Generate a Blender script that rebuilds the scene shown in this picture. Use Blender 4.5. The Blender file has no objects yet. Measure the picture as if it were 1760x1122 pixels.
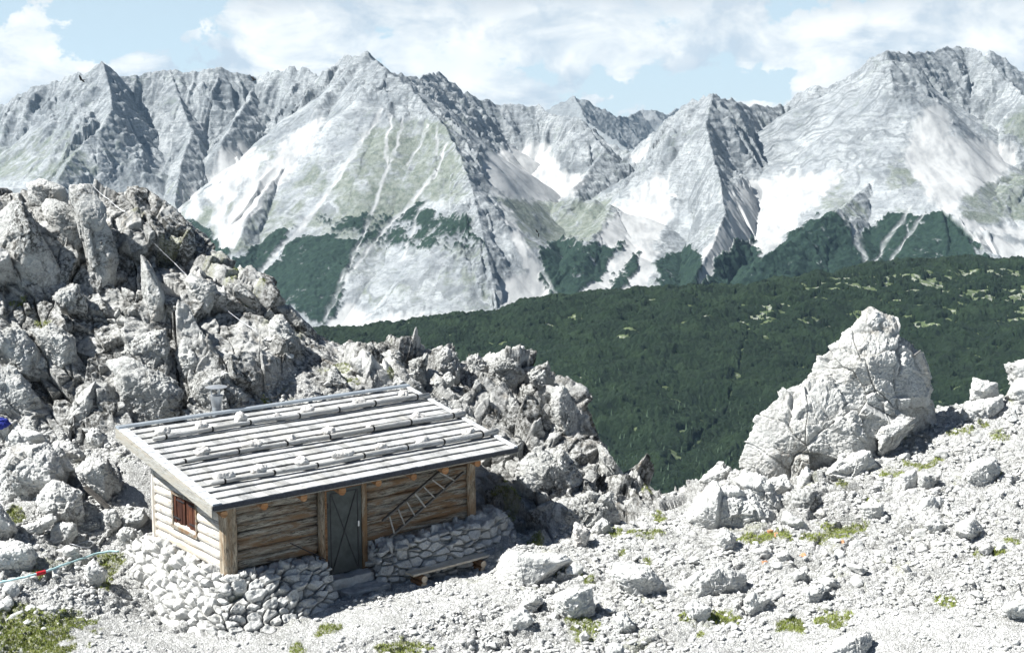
import bpy, bmesh, math, random
import numpy as np
from math import sin, cos, radians, pi, atan, tan, atan2, sqrt
from mathutils import Vector, Matrix
random.seed(7)
rng = np.random.default_rng(11)
C = bpy.context.scene.collection
# ------------------------------------------------------------------ camera model (used to survey the place from the photograph)
F = 2380.0; HY = 212.0
PT = atan((561 - HY) / F); CP, SP = cos(PT), sin(PT)
def W(px, py, Y):
    u = (px - 880) / F; v = (py - 561) / F
    t = Y / (CP - v * SP)
    return np.array([u * t, Y, -t * (SP + v * CP)])
def Pj(x, y, z):
    d = y * CP - z * SP; up = y * SP + z * CP
    return 880 + F * x / d, 561 - F * up / d
# ------------------------------------------------------------------ noise
def _h(ix, iy, iz, seed):
    h = (ix * np.int32(374761393) + iy * np.int32(668265263) + iz * np.int32(1274126177) + np.int32(seed * 1013904223 % 2147483647))
    h = (h ^ (h >> 13)) * np.int32(1274126177)
    h = (h ^ (h >> 16)) * np.int32(668265263)
    return h ^ (h >> 15)
def _f(h):
    return ((h & 0xFFFFFF).astype(np.float32)) * np.float32(1 / 16777215.0)
np.seterr(over='ignore')
def vnoise(P, seed=0):
    """smooth 3D gradient noise, about -1..1"""
    P = np.asarray(P, np.float32)
    I = np.floor(P).astype(np.int32); Fr = P - I
    U = Fr * Fr * Fr * (Fr * (Fr * 6 - 15) + 10)
    out = 0
    for dx in (0, 1):
        wx = U[:, 0] if dx else 1 - U[:, 0]
        for dy in (0, 1):
            wy = U[:, 1] if dy else 1 - U[:, 1]
            for dz in (0, 1):
                wz = U[:, 2] if dz else 1 - U[:, 2]
                h = _h(I[:, 0] + dx, I[:, 1] + dy, I[:, 2] + dz, seed)
                gx = ((h & 255).astype(np.float32) / 127.5 - 1); gy = (((h >> 8) & 255).astype(np.float32) / 127.5 - 1); gz = (((h >> 16) & 255).astype(np.float32) / 127.5 - 1)
                out = out + wx * wy * wz * (gx * (Fr[:, 0] - dx) + gy * (Fr[:, 1] - dy) + gz * (Fr[:, 2] - dz))
    return out * 1.4
def fbm(P, octv=4, seed=0, gain=0.5, lac=2.03):
    a = 1.0; s = 0; P = np.asarray(P, np.float32)
    for k in range(octv):
        s = s + a * vnoise(P, seed + k); a *= gain; P = P * lac + 17.3
    return s
def ridged(P, octv=4, seed=0, gain=0.5, lac=2.07):
    a = 1.0; s = 0; P = np.asarray(P, np.float32); w = 1.0; tot = 0
    for k in range(octv):
        n = 1 - np.abs(vnoise(P, seed + k)) * 2.0
        n = n * w
        s = s + a * n; tot += a; w = np.clip(n * 1.3 + .2, 0, 1); a *= gain; P = P * lac + 9.1
    return s / tot
def worley(P, seed=0):
    """returns F1, F2, hash of nearest cell, vector to its centre"""
    P = np.asarray(P, np.float32)
    I = np.floor(P).astype(np.int32)
    n = len(P)
    F1 = np.full(n, 9, np.float32); F2 = np.full(n, 9, np.float32); H = np.zeros(n, np.int32); V = np.zeros((n, 3), np.float32)
    for dx in (-1, 0, 1):
        for dy in (-1, 0, 1):
            for dz in (-1, 0, 1):
                cx = I[:, 0] + dx; cy = I[:, 1] + dy; cz = I[:, 2] + dz
                h = _h(cx, cy, cz, seed)
                px = cx + ((h & 255) / np.float32(255)) - P[:, 0]
                py = cy + (((h >> 8) & 255) / np.float32(255)) - P[:, 1]
                pz = cz + (((h >> 16) & 255) / np.float32(255)) - P[:, 2]
                d = np.sqrt(px * px + py * py + pz * pz).astype(np.float32)
                m = d < F1
                F2 = np.where(m, F1, np.minimum(F2, d))
                F1 = np.where(m, d, F1)
                H = np.where(m, h, H)
                V[m, 0] = px[m]; V[m, 1] = py[m]; V[m, 2] = pz[m]
    return F1, F2, H, V
def sstep(a, b, x):
    t = np.clip((x - a) / (b - a), 0, 1); return t * t * (3 - 2 * t)
def rotm(ax, ay, az):
    return np.array((Matrix.Rotation(az, 3, 'Z') @ Matrix.Rotation(ay, 3, 'Y') @ Matrix.Rotation(ax, 3, 'X')))
def blocky(P, s, seed, tilt=.55, crack=.18, rot=None, aniso=(1, 1, 1), cw=.13):
    """broken-rock displacement, units of s"""
    Q = np.asarray(P, np.float32)
    if rot is not None: Q = Q @ rot
    Q = Q / (s * np.array(aniso, np.float32))
    Q = Q + .10 * np.stack([vnoise(Q * 1.3, seed + 50), vnoise(Q * 1.3 + 40, seed + 51), vnoise(Q * 1.3 + 80, seed + 52)], 1)
    F1, F2, H, V = worley(Q, seed)
    h = _f(_h(H, H * 7, H * 3, 5)); tx = _f(_h(H, H, H * 5, 9)) * 2 - 1; ty = _f(_h(H * 3, H, H, 19)) * 2 - 1; tz = _f(_h(H, H * 9, H, 29)) * 2 - 1
    d = (h - .5) + 1.35 * tilt * (V[:, 0] * tx + V[:, 1] * ty + V[:, 2] * tz)
    c = 1 - sstep(0, cw, F2 - F1)
    return (d - crack * 3 * c).astype(np.float32), c, h
# ------------------------------------------------------------------ mesh helpers
def mk(name, V, Fc, mat, parent=None, smooth=False, attrs=None, loc=None):
    """V Nx3, Fc = int array MxK or list of polygons"""
    me = bpy.data.meshes.new(name)
    V = np.ascontiguousarray(V, np.float32)
    if isinstance(Fc, np.ndarray):
        k = Fc.shape[1]; m = len(Fc)
        me.vertices.add(len(V)); me.vertices.foreach_set('co', V.ravel())
        me.loops.add(m * k); me.loops.foreach_set('vertex_index', np.ascontiguousarray(Fc, np.int32).ravel())
        me.polygons.add(m); me.polygons.foreach_set('loop_start', np.arange(0, m * k, k, dtype=np.int32))
        me.update(calc_edges=True)
    else:
        me.from_pydata([tuple(v) for v in V], [], [tuple(f) for f in Fc]); me.update()
    if smooth: me.polygons.foreach_set('use_smooth', np.ones(len(me.polygons), bool))
    if attrs:
        for k, (typ, arr) in attrs.items():
            a = me.attributes.new(k, typ, 'POINT')
            if typ == 'FLOAT': a.data.foreach_set('value', np.ascontiguousarray(arr, np.float32).ravel())
            else: a.data.foreach_set('color', np.ascontiguousarray(arr, np.float32).ravel())
    for mm in (mat if isinstance(mat, (list, tuple)) else [mat]): me.materials.append(mm)
    o = bpy.data.objects.new(name, me); C.objects.link(o)
    if parent is not None: o.parent = parent
    if loc is not None: o.location = loc
    return o
def tag(o, label=None, cat=None, group=None, kind=None):
    if label: o['label'] = label
    if cat: o['category'] = cat
    if group: o['group'] = group
    if kind: o['kind'] = kind
    return o
def empty(name, loc=(0, 0, 0), rz=0):
    o = bpy.data.objects.new(name, None); C.objects.link(o); o.location = loc; o.rotation_euler = (0, 0, rz); o.empty_display_size = .2
    return o
def gridfaces(nr, nc):
    a = np.arange(nr * nc).reshape(nr, nc)
    return np.stack([a[:-1, :-1].ravel(), a[:-1, 1:].ravel(), a[1:, 1:].ravel(), a[1:, :-1].ravel()], 1)
def gnormals(G):
    du = np.gradient(G, axis=1); dv = np.gradient(G, axis=0)
    n = np.cross(du, dv); n /= np.linalg.norm(n, axis=2, keepdims=True) + 1e-9
    return n
class MB:
    def __init__(s): s.v = []; s.f = []; s.n = 0
    def add(s, V, Fc):
        V = np.asarray(V, float)
        for f in Fc: s.f.append([i + s.n for i in f])
        s.v.append(V); s.n += len(V); return s
    def box(s, x0, x1, y0, y1, z0, z1, M=None, b=0.0):
        c = np.array([[x0, y0, z0], [x1, y0, z0], [x1, y1, z0], [x0, y1, z0], [x0, y0, z1], [x1, y0, z1], [x1, y1, z1], [x0, y1, z1]], float)
        if M is not None: c = c @ M[:3, :3].T + M[:3, 3]
        return s.add(c, [(0, 3, 2, 1), (4, 5, 6, 7), (0, 1, 5, 4), (1, 2, 6, 5), (2, 3, 7, 6), (3, 0, 4, 7)])
    def beam(s, a, b, w, h, up=(0, 0, 1), seg=1, wob=0.0):
        a = np.array(a, float); b = np.array(b, float); d = b - a; L = np.linalg.norm(d); d /= L
        r = np.cross(d, up); r /= np.linalg.norm(r); u = np.cross(r, d)
        V = []; Fc = []
        for i in range(seg + 1):
            c = a + (b - a) * i / seg + (u * random.uniform(-wob, wob) + r * random.uniform(-wob, wob))
            for sx, sy in ((-1, -1), (1, -1), (1, 1), (-1, 1)): V.append(c + r * sx * w / 2 + u * sy * h / 2)
            if i:
                o = (i - 1) * 4
                for k in range(4): Fc.append((o + k, o + (k + 1) % 4, o + 4 + (k + 1) % 4, o + 4 + k))
        Fc.append((3, 2, 1, 0)); o = seg * 4; Fc.append((o, o + 1, o + 2, o + 3))
        return s.add(V, Fc)
    def tube(s, pts, rad, n=10, wob=0.0, cap=True, sd=0):
        pts = [np.array(p, float) for p in pts]; V = []; Fc = []
        if not hasattr(rad, '__len__'): rad = [rad] * len(pts)
        rr = random.Random(sd)
        ph = [1 + rr.uniform(-wob, wob) for _ in range(n)]
        for i, p in enumerate(pts):
            d = pts[min(i + 1, len(pts) - 1)] - pts[max(i - 1, 0)]; d /= np.linalg.norm(d)
            ref = np.array([0, 0, 1.]) if abs(d[2]) < .9 else np.array([1., 0, 0])
            r = np.cross(d, ref); r /= np.linalg.norm(r); u = np.cross(r, d)
            for k in range(n):
                a = 2 * pi * k / n
                V.append(p + (r * cos(a) + u * sin(a)) * rad[i] * ph[k] * (1 + rr.uniform(-wob, wob) * .4))
            if i:
                o = (i - 1) * n
                for k in range(n): Fc.append((o + k, o + (k + 1) % n, o + n + (k + 1) % n, o + n + k))
        if cap:
            Fc.append(tuple(range(n - 1, -1, -1))); o = (len(pts) - 1) * n; Fc.append(tuple(range(o, o + n)))
        return s.add(V, Fc)
    def build(s, name, mat, parent=None, smooth=False, loc=None):
        return mk(name, np.concatenate(s.v), s.f, mat, parent, smooth, loc=loc)
_ico = {}
def ico(level):
    if level not in _ico:
        t = (1 + 5 ** .5) / 2
        V = np.array([(-1, t, 0), (1, t, 0), (-1, -t, 0), (1, -t, 0), (0, -1, t), (0, 1, t), (0, -1, -t), (0, 1, -t), (t, 0, -1), (t, 0, 1), (-t, 0, -1), (-t, 0, 1)], float)
        V /= np.linalg.norm(V, axis=1, keepdims=True)
        T = np.array([(0, 11, 5), (0, 5, 1), (0, 1, 7), (0, 7, 10), (0, 10, 11), (1, 5, 9), (5, 11, 4), (11, 10, 2), (10, 7, 6), (7, 1, 8), (3, 9, 4), (3, 4, 2), (3, 2, 6), (3, 6, 8), (3, 8, 9), (4, 9, 5), (2, 4, 11), (6, 2, 10), (8, 6, 7), (9, 8, 1)])
        for _ in range(level):
            E = np.concatenate([T[:, [0, 1]], T[:, [1, 2]], T[:, [2, 0]]]); E.sort(axis=1)
            ue, inv = np.unique(E, axis=0, return_inverse=True); inv = inv.ravel()
            m = V[ue[:, 0]] + V[ue[:, 1]]; m /= np.linalg.norm(m, axis=1, keepdims=True)
            n = len(V); V = np.concatenate([V, m]); k = len(T)
            ab, bc, ca = inv[:k] + n, inv[k:2 * k] + n, inv[2 * k:] + n
            T = np.concatenate([np.stack([T[:, 0], ab, ca], 1), np.stack([T[:, 1], bc, ab], 1), np.stack([T[:, 2], ca, bc], 1), np.stack([ab, bc, ca], 1)])
        _ico[level] = (V, T)
    return _ico[level]
def hullplanes(pts):
    bm = bmesh.new()
    for p in pts: bm.verts.new(tuple(p))
    r = bmesh.ops.convex_hull(bm, input=bm.verts[:])
    c = np.mean([v.co[:] for v in bm.verts if v.link_faces], axis=0)
    N = []; D = []
    for f in bm.faces:
        f.normal_update(); n = np.array(f.normal); p = np.array(f.verts[0].co) - c
        d = n @ p
        if d < 0: n, d = -n, -d
        if f.calc_area() > 1e-6 and d > 1e-5: N.append(n); D.append(d)
    bm.free(); return np.array(N), np.array(D), c
def rockgeo(pts, level=4, soft=18., disp=None):
    """angular rock: convex hull of pts sampled by an icosphere, broken surface added"""
    N, D, c = hullplanes(pts)
    V, T = ico(level)
    q = (V @ N.T) / D              # 1/r per plane
    q = np.maximum(q, 1e-4)
    m = q.max(1, keepdims=True)
    r = 1 / (m[:, 0] * (np.mean(0 * q[:, :1], 1) + (np.sum((q / m) ** soft, 1)) ** (1 / soft)))
    X = V * r[:, None] + c
    if disp is not None:
        X = X + V * disp(X)[:, None]
    return X, T, c
def inpoly(px, py, poly):
    ins = np.zeros(px.shape, bool); n = len(poly)
    for i in range(n):
        x0, y0 = poly[i]; x1, y1 = poly[(i + 1) % n]
        if y0 == y1: continue
        c = ((y0 > py) != (y1 > py)) & (px < (x1 - x0) * (py - y0) / (y1 - y0) + x0)
        ins ^= c
    return ins
def dpoly(px, py, line):
    """distance in survey units to a polyline"""
    d = np.full(px.shape, 1e9, np.float32)
    for (x0, y0), (x1, y1) in zip(line[:-1], line[1:]):
        dx, dy = x1 - x0, y1 - y0; t = np.clip(((px - x0) * dx + (py - y0) * dy) / (dx * dx + dy * dy + 1e-9), 0, 1)
        d = np.minimum(d, np.hypot(px - x0 - t * dx, py - y0 - t * dy))
    return d
def sdpoly(px, py, poly):
    """signed distance, positive inside"""
    d = dpoly(px, py, list(poly) + [poly[0]])
    return np.where(inpoly(px, py, poly), d, -d)
def rbf(P2, vals):
    P2 = np.asarray(P2, float); n = len(P2)
    def k(r): return np.where(r > 0, r * r * np.log(r + 1e-12), 0)
    sc = P2.std(); c = P2.mean(0); Q = (P2 - c) / sc
    A = k(np.linalg.norm(Q[:, None] - Q[None], axis=2)) + np.eye(n) * 1e-3
    Pm = np.concatenate([np.ones((n, 1)), Q], 1)
    M = np.block([[A, Pm], [Pm.T, np.zeros((3, 3))]])
    s = np.linalg.solve(M, np.concatenate([vals, np.zeros(3)]))
    def f(X, Y):
        X = np.asarray(X, float); sh = X.shape; x = (X.ravel() - c[0]) / sc; y = (np.asarray(Y, float).ravel() - c[1]) / sc
        out = s[n] + s[n + 1] * x + s[n + 2] * y
        for i in range(n):
            r2 = (x - Q[i, 0]) ** 2 + (y - Q[i, 1]) ** 2
            out = out + s[i] * .5 * r2 * np.log(r2 + 1e-12)
        return out.reshape(sh)
    return f
# ------------------------------------------------------------------ materials
def newmat(name):
    m = bpy.data.materials.new(name); m.use_nodes = True; nt = m.node_tree; nt.nodes.clear()
    out = nt.nodes.new('ShaderNodeOutputMaterial'); b = nt.nodes.new('ShaderNodeBsdfPrincipled')
    nt.links.new(b.outputs[0], out.inputs[0]); b.inputs['Roughness'].default_value = .9
    b.inputs['Specular IOR Level'].default_value = .25
    return m, nt, b
class N:
    """tiny node-building helper"""
    def __init__(s, nt): s.nt = nt; s.L = nt.links
    def put(s, sock, v):
        if isinstance(v, bpy.types.NodeSocket): s.L.new(v, sock)
        elif v is not None: sock.default_value = v
    def coord(s, kind='Object', scale=(1, 1, 1), rot=(0, 0, 0)):
        t = s.nt.nodes.new('ShaderNodeTexCoord'); m = s.nt.nodes.new('ShaderNodeMapping')
        m.inputs['Scale'].default_value = scale; m.inputs['Rotation'].default_value = rot
        s.L.new(t.outputs[kind], m.inputs[0]); return m.outputs[0]
    def pos(s, scale=(1, 1, 1), rot=(0, 0, 0)):
        t = s.nt.nodes.new('ShaderNodeNewGeometry'); m = s.nt.nodes.new('ShaderNodeMapping')
        m.inputs['Scale'].default_value = scale; m.inputs['Rotation'].default_value = rot
        s.L.new(t.outputs['Position'], m.inputs[0]); return m.outputs[0]
    def noise(s, vec, scale=1., detail=5., rough=.6, dist=0., typ='FBM'):
        n = s.nt.nodes.new('ShaderNodeTexNoise'); n.noise_type = typ
        if typ in ('RIDGED_MULTIFRACTAL', 'MULTIFRACTAL', 'FBM'):
            n.normalize = typ == 'FBM'
        s.L.new(vec, n.inputs['Vector']); n.inputs['Scale'].default_value = scale; n.inputs['Detail'].default_value = detail; n.inputs['Roughness'].default_value = rough; n.inputs['Distortion'].default_value = dist
        return n.outputs[0]
    def voro(s, vec, scale=1., feature='F1', out=0, rnd=1.):
        n = s.nt.nodes.new('ShaderNodeTexVoronoi'); n.feature = feature; s.L.new(vec, n.inputs['Vector']); n.inputs['Scale'].default_value = scale; n.inputs['Randomness'].default_value = rnd
        return n.outputs[out]
    def ramp(s, fac, stops, interp='LINEAR'):
        r = s.nt.nodes.new('ShaderNodeValToRGB'); r.color_ramp.interpolation = interp; s.L.new(fac, r.inputs[0])
        e = r.color_ramp.elements
        while len(e) < len(stops): e.new(.5)
        for q, (p, c) in zip(e, stops):
            q.position = p; q.color = (c[0], c[1], c[2], 1) if hasattr(c, '__len__') else (c, c, c, 1)
        return r.outputs[0]
    def mix(s, fac, a, b, mode='MIX'):
        n = s.nt.nodes.new('ShaderNodeMix'); n.data_type = 'RGBA'; n.blend_type = mode
        def c(v): return (v[0], v[1], v[2], 1) if isinstance(v, (tuple, list)) and len(v) == 3 else v
        s.put(n.inputs[0], fac); s.put(n.inputs[6], c(a)); s.put(n.inputs[7], c(b)); return n.outputs[2]
    def math(s, op, a, b=None, c=None, clamp=False):
        n = s.nt.nodes.new('ShaderNodeMath'); n.operation = op; n.use_clamp = clamp
        s.put(n.inputs[0], a)
        if b is not None: s.put(n.inputs[1], b)
        if c is not None: s.put(n.inputs[2], c)
        return n.outputs[0]
    def attr(s, name, out='Fac'):
        n = s.nt.nodes.new('ShaderNodeAttribute'); n.attribute_name = name; return n.outputs[out]
    def sep(s, col):
        n = s.nt.nodes.new('ShaderNodeSeparateColor'); s.L.new(col, n.inputs[0]); return n.outputs
    def bump(s, h, strength=.5, dist=.05, prev=None):
        n = s.nt.nodes.new('ShaderNodeBump'); n.inputs['Strength'].default_value = strength; n.inputs['Distance'].default_value = dist
        s.L.new(h, n.inputs['Height'])
        if prev is not None: s.L.new(prev, n.inputs['Normal'])
        return n.outputs[0]
    def rnd(s):
        n = s.nt.nodes.new('ShaderNodeObjectInfo'); return n.outputs['Random']
def rockmat(name, light=(.50, .49, .465), mid=(.33, .325, .31), dark=(.085, .08, .072), brown=(.24, .19, .13), dk=.5, s=1., bump=.6, use_tone=False):
    m, nt, b = newmat(name); n = N(nt)
    v = n.pos()
    a = n.noise(v, 1.1 * s, 8, .68, .3)
    base = n.mix(n.ramp(a, [(.33, 0.), (.58, 1.)]), mid, light)
    # dark lichen crust
    l1 = n.noise(v, .55 * s, 9, .72, .6)
    lm = n.ramp(l1, [(.60 - .22 * dk, 0.), (.74 - .22 * dk, 1.)])
    l2 = n.noise(v, 9 * s, 5, .7)
    lm = n.math('MULTIPLY', lm, n.ramp(l2, [(.44, 0.12), (.55, 1.)]))
    if use_tone:
        lm = n.math('MULTIPLY', lm, n.attr('dark'), clamp=True)
    base = n.mix(n.math('MULTIPLY', lm, .88), base, dark)
    # ochre staining
    bm_ = n.ramp(n.noise(v, .8 * s, 4, .6, 1.), [(.60, 0.), (.74, 1.)])
    base = n.mix(n.math('MULTIPLY', bm_, .38), base, brown)
    # fine speckle
    sp = n.noise(v, 28 * s, 3, .8)
    base = n.mix(n.ramp(sp, [(.36, .55), (.5, 0.)]), base, (.16, .155, .145))
    # thin cracks
    cr = n.voro(n.mix(.35, v, n.noise(v, 2., 4, .65), 'ADD'), .5 * s, 'DISTANCE_TO_EDGE')
    crm = n.math('MULTIPLY', n.ramp(cr, [(.0, 1.), (.012, 0.)]), n.ramp(n.noise(v, 1.7, 3, .6), [(.5, 0.), (.6, 1.)]))
    base = n.mix(n.math('MULTIPLY', crm, .6), base, (.07, .065, .06))
    if use_tone:
        base = n.mix(n.attr('moss'), base, n.mix(n.noise(v, 14, 3, .6), (.05, .07, .015), (.16, .19, .05)))
    nt.links.new(base, b.inputs['Base Color'])
    wv = n.mix(.18, v, n.noise(v, 3., 4, .65), 'ADD')
    h1 = n.noise(v, 3.4 * s, 9, .75, .2)
    h2 = n.math('SUBTRACT', 1., n.voro(wv, 3.6 * s)); h3 = n.voro(wv, 9.5 * s)
    hh = n.math('ADD', n.math('ADD', n.math('MULTIPLY', h1, .8), n.math('MULTIPLY', h2, .26)), n.math('MULTIPLY', h3, .11))
    bp = n.bump(hh, bump, .22 / s)
    bp = n.bump(n.noise(v, 19 * s, 4, .7), .5, .02, bp)
    nt.links.new(bp, b.inputs['Normal'])
    b.inputs['Roughness'].default_value = .95; b.inputs['Specular IOR Level'].default_value = .12
    return m
def simple(name, col, rough=.8, metal=0., var=.15, s=8., bump=0., bs=.01, stretch=(1, 1, 1)):
    m, nt, b = newmat(name); n = N(nt); v = n.coord('Object', stretch)
    a = n.noise(v, s, 6, .65)
    lo = tuple(c * (1 - var) for c in col); hi = tuple(min(1, c * (1 + var)) for c in col)
    nt.links.new(n.mix(n.ramp(a, [(.3, 0.), (.7, 1.)]), lo, hi), b.inputs['Base Color'])
    b.inputs['Roughness'].default_value = rough; b.inputs['Metallic'].default_value = metal
    if bump: nt.links.new(n.bump(a, bump, bs), b.inputs['Normal'])
    return m
def woodmat(name, cols, axis=0, s=1., bump=.5, rough=.85, rnd=.2, knots=True, ring=False):
    """weathered timber, grain along the object's axis; cols = dark, mid, light, stain"""
    m, nt, b = newmat(name); n = N(nt)
    sc = [9., 9., 9.]; sc[axis] = .9
    v = n.coord('Object', tuple(c * s for c in sc))
    g = n.noise(v, 1.6, 9, .72, .6)
    col = n.mix(n.ramp(g, [(.35, 0.), (.62, 1.)]), cols[1], cols[2])
    g2 = n.noise(v, 5., 6, .75, .2)
    col = n.mix(n.ramp(g2, [(.40, .9), (.5, 0.)]), col, cols[0])
    sb = [1.6, 1.6, 4.]; sb[axis] = .55
    v2 = n.coord('Object', tuple(sb))
    st = n.noise(v2, 1.3, 6, .65, .8)
    col = n.mix(n.ramp(st, [(.44, 0.), (.6, .95)]), col, cols[3])
    dk = n.noise(v2, 2.4, 7, .7, 1.2)
    col = n.mix(n.ramp(dk, [(.54, 0.), (.66, .7)]), col, cols[0])
    hs = nt.nodes.new('ShaderNodeHueSaturation'); nt.links.new(col, hs.inputs['Color'])
    nt.links.new(n.math('MULTIPLY_ADD', n.rnd(), rnd, 1 - rnd / 2), hs.inputs['Value'])
    nt.links.new(hs.outputs[0], b.inputs['Base Color'])
    nt.links.new(n.bump(n.math('ADD', g, g2), bump, .02), b.inputs['Normal'])
    b.inputs['Roughness'].default_value = rough; b.inputs['Specular IOR Level'].default_value = .2
    return m
M = {}
M['boulder'] = rockmat('boulder_limestone', light=(.58, .58, .565), mid=(.42, .42, .41), dark=(.05, .049, .045), dk=.48)
M['pale'] = rockmat('pale_limestone', light=(.62, .622, .605), mid=(.45, .452, .44), dk=.12, s=1.4)
M['roofstone'] = rockmat('roof_stone', light=(.66, .64, .61), mid=(.5, .48, .46), dk=-.2, s=3., bump=.5)
M['plinth'] = rockmat('wall_stone', light=(.52, .515, .5), mid=(.37, .365, .355), dk=.2, s=2.2, bump=.5)
def groundmat():
    m, nt, b = newmat('gravel_and_rock'); n = N(nt); v = n.pos()
    a = n.noise(v, 1.0, 8, .7, .3)
    crag = n.attr('cragm')
    grav = n.mix(n.ramp(a, [(.32, 0.), (.6, 1.)]), (.42, .422, .41), (.64, .642, .63))
    vc = nt.nodes.new('ShaderNodeTexVoronoi'); nt.links.new(v, vc.inputs['Vector']); vc.inputs['Scale'].default_value = 16.
    g2 = n.mix(.5, grav, n.sep(vc.outputs['Color'])[0], 'SOFT_LIGHT')
    f2 = n.voro(v, 16., 'DISTANCE_TO_EDGE')
    g2 = n.mix(n.ramp(f2, [(.0, .55), (.10, 0.)]), g2, (.20, .19, .175))
    rock = n.mix(n.ramp(a, [(.33, 0.), (.58, 1.)]), (.36, .36, .35), (.55, .55, .535))
    base = n.mix(crag, g2, rock)
    l1 = n.noise(v, .6, 9, .74, .6); l2 = n.noise(v, 8, 6, .72)
    lm = n.math('MULTIPLY', n.ramp(l1, [(.42, 0.), (.54, 1.)]), n.ramp(l2, [(.42, .1), (.54, 1.)]))
    lm = n.math('MULTIPLY', lm, n.attr('dark'), clamp=True)
    base = n.mix(n.math('MULTIPLY', lm, .88), base, (.035, .034, .030))
    base = n.mix(n.math('MULTIPLY', n.math('MULTIPLY', n.ramp(n.noise(v, .8, 4, .6, 1.), [(.60, 0.), (.74, 1.)]), n.attr('dark')), .45), base, (.24, .19, .13))
    sp = n.noise(v, 26, 3, .8); base = n.mix(n.ramp(sp, [(.34, .5), (.48, 0.)]), base, (.15, .145, .13))
    cr = n.voro(n.mix(.25, v, n.noise(v, 2., 3, .6), 'ADD'), .9, 'DISTANCE_TO_EDGE')
    base = n.mix(n.math('MULTIPLY', n.ramp(cr, [(.0, .5), (.012, 0.)]), crag), base, (.06, .055, .05))
    mo = n.math('MULTIPLY', n.attr('moss'), n.ramp(n.noise(v, 12, 5, .75), [(.40, .1), (.52, 1.)]))
    base = n.mix(mo, base, n.mix(n.ramp(n.noise(v, 6, 3, .6), [(.4, 0.), (.6, 1.)]), (.085, .105, .028), (.27, .28, .09)))
    nt.links.new(base, b.inputs['Base Color'])
    wv = n.mix(.18, v, n.noise(v, 3., 4, .65), 'ADD')
    h1 = n.math('ADD', n.noise(v, 3.2, 9, .75, .2), n.math('ADD', n.math('MULTIPLY', n.voro(wv, 3.4), -.28), n.math('MULTIPLY', n.voro(wv, 9.), .13))); bp = n.bump(h1, .75, .20)
    st = n.bump(n.math('MULTIPLY', n.ramp(f2, [(0., 0.), (.25, 1.)]), n.math('SUBTRACT', 1., crag)), .8, .03, bp)
    nt.links.new(n.bump(n.noise(v, 34, 4, .7), .6, .02, st), b.inputs['Normal'])
    b.inputs['Roughness'].default_value = .97; b.inputs['Specular IOR Level'].default_value = .1
    return m
M['ground'] = groundmat()
M['wall'] = rockmat('drystone', light=(.58, .58, .565), mid=(.42, .42, .41), dk=.40, s=2., bump=.5, use_tone=True)
EXPO = 1.5
RES = 1.0; HAZE = 1.7e-5
def pinemat():
    m, nt, b = newmat('dwarf_pine'); n = N(nt); v = n.pos()
    a = n.noise(v, .05, 5, .6); c = n.noise(v, .16, 6, .78)
    col = n.mix(n.ramp(a, [(.35, 0.), (.65, 1.)]), (.0038, .0115, .005), (.009, .023, .0075))
    col = n.mix(n.ramp(c, [(.50, 0.), (.68, .75)]), col, (.016, .032, .0125))
    col = n.mix(n.ramp(n.noise(v, .018, 5, .65), [(.50, 0.), (.66, .8)]), col, (.024, .044, .017))
    col = n.mix(n.math('MULTIPLY', n.attr('tone'), .35), col, (.024, .044, .018))
    nt.links.new(col, b.inputs['Base Color']); nt.links.new(n.bump(n.noise(v, .3, 5, .75), 1., 6.), b.inputs['Normal']); return m
M['pine'] = pinemat()
def meadowmat():
    m, nt, b = newmat('meadow'); n = N(nt); v = n.pos()
    col = n.mix(n.ramp(n.noise(v, .06, 6, .7), [(.35, 0.), (.65, 1.)]), (.045, .065, .028), (.10, .125, .06))
    col = n.mix(n.math('MULTIPLY', n.attr('rock'), .7), col, (.26, .265, .235))
    nt.links.new(col, b.inputs['Base Color']); return m
M['meadow'] = meadowmat()
M['spruce'] = simple('spruce_green', (.055, .085, .050), .9, 0, .4, 3.)
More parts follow.
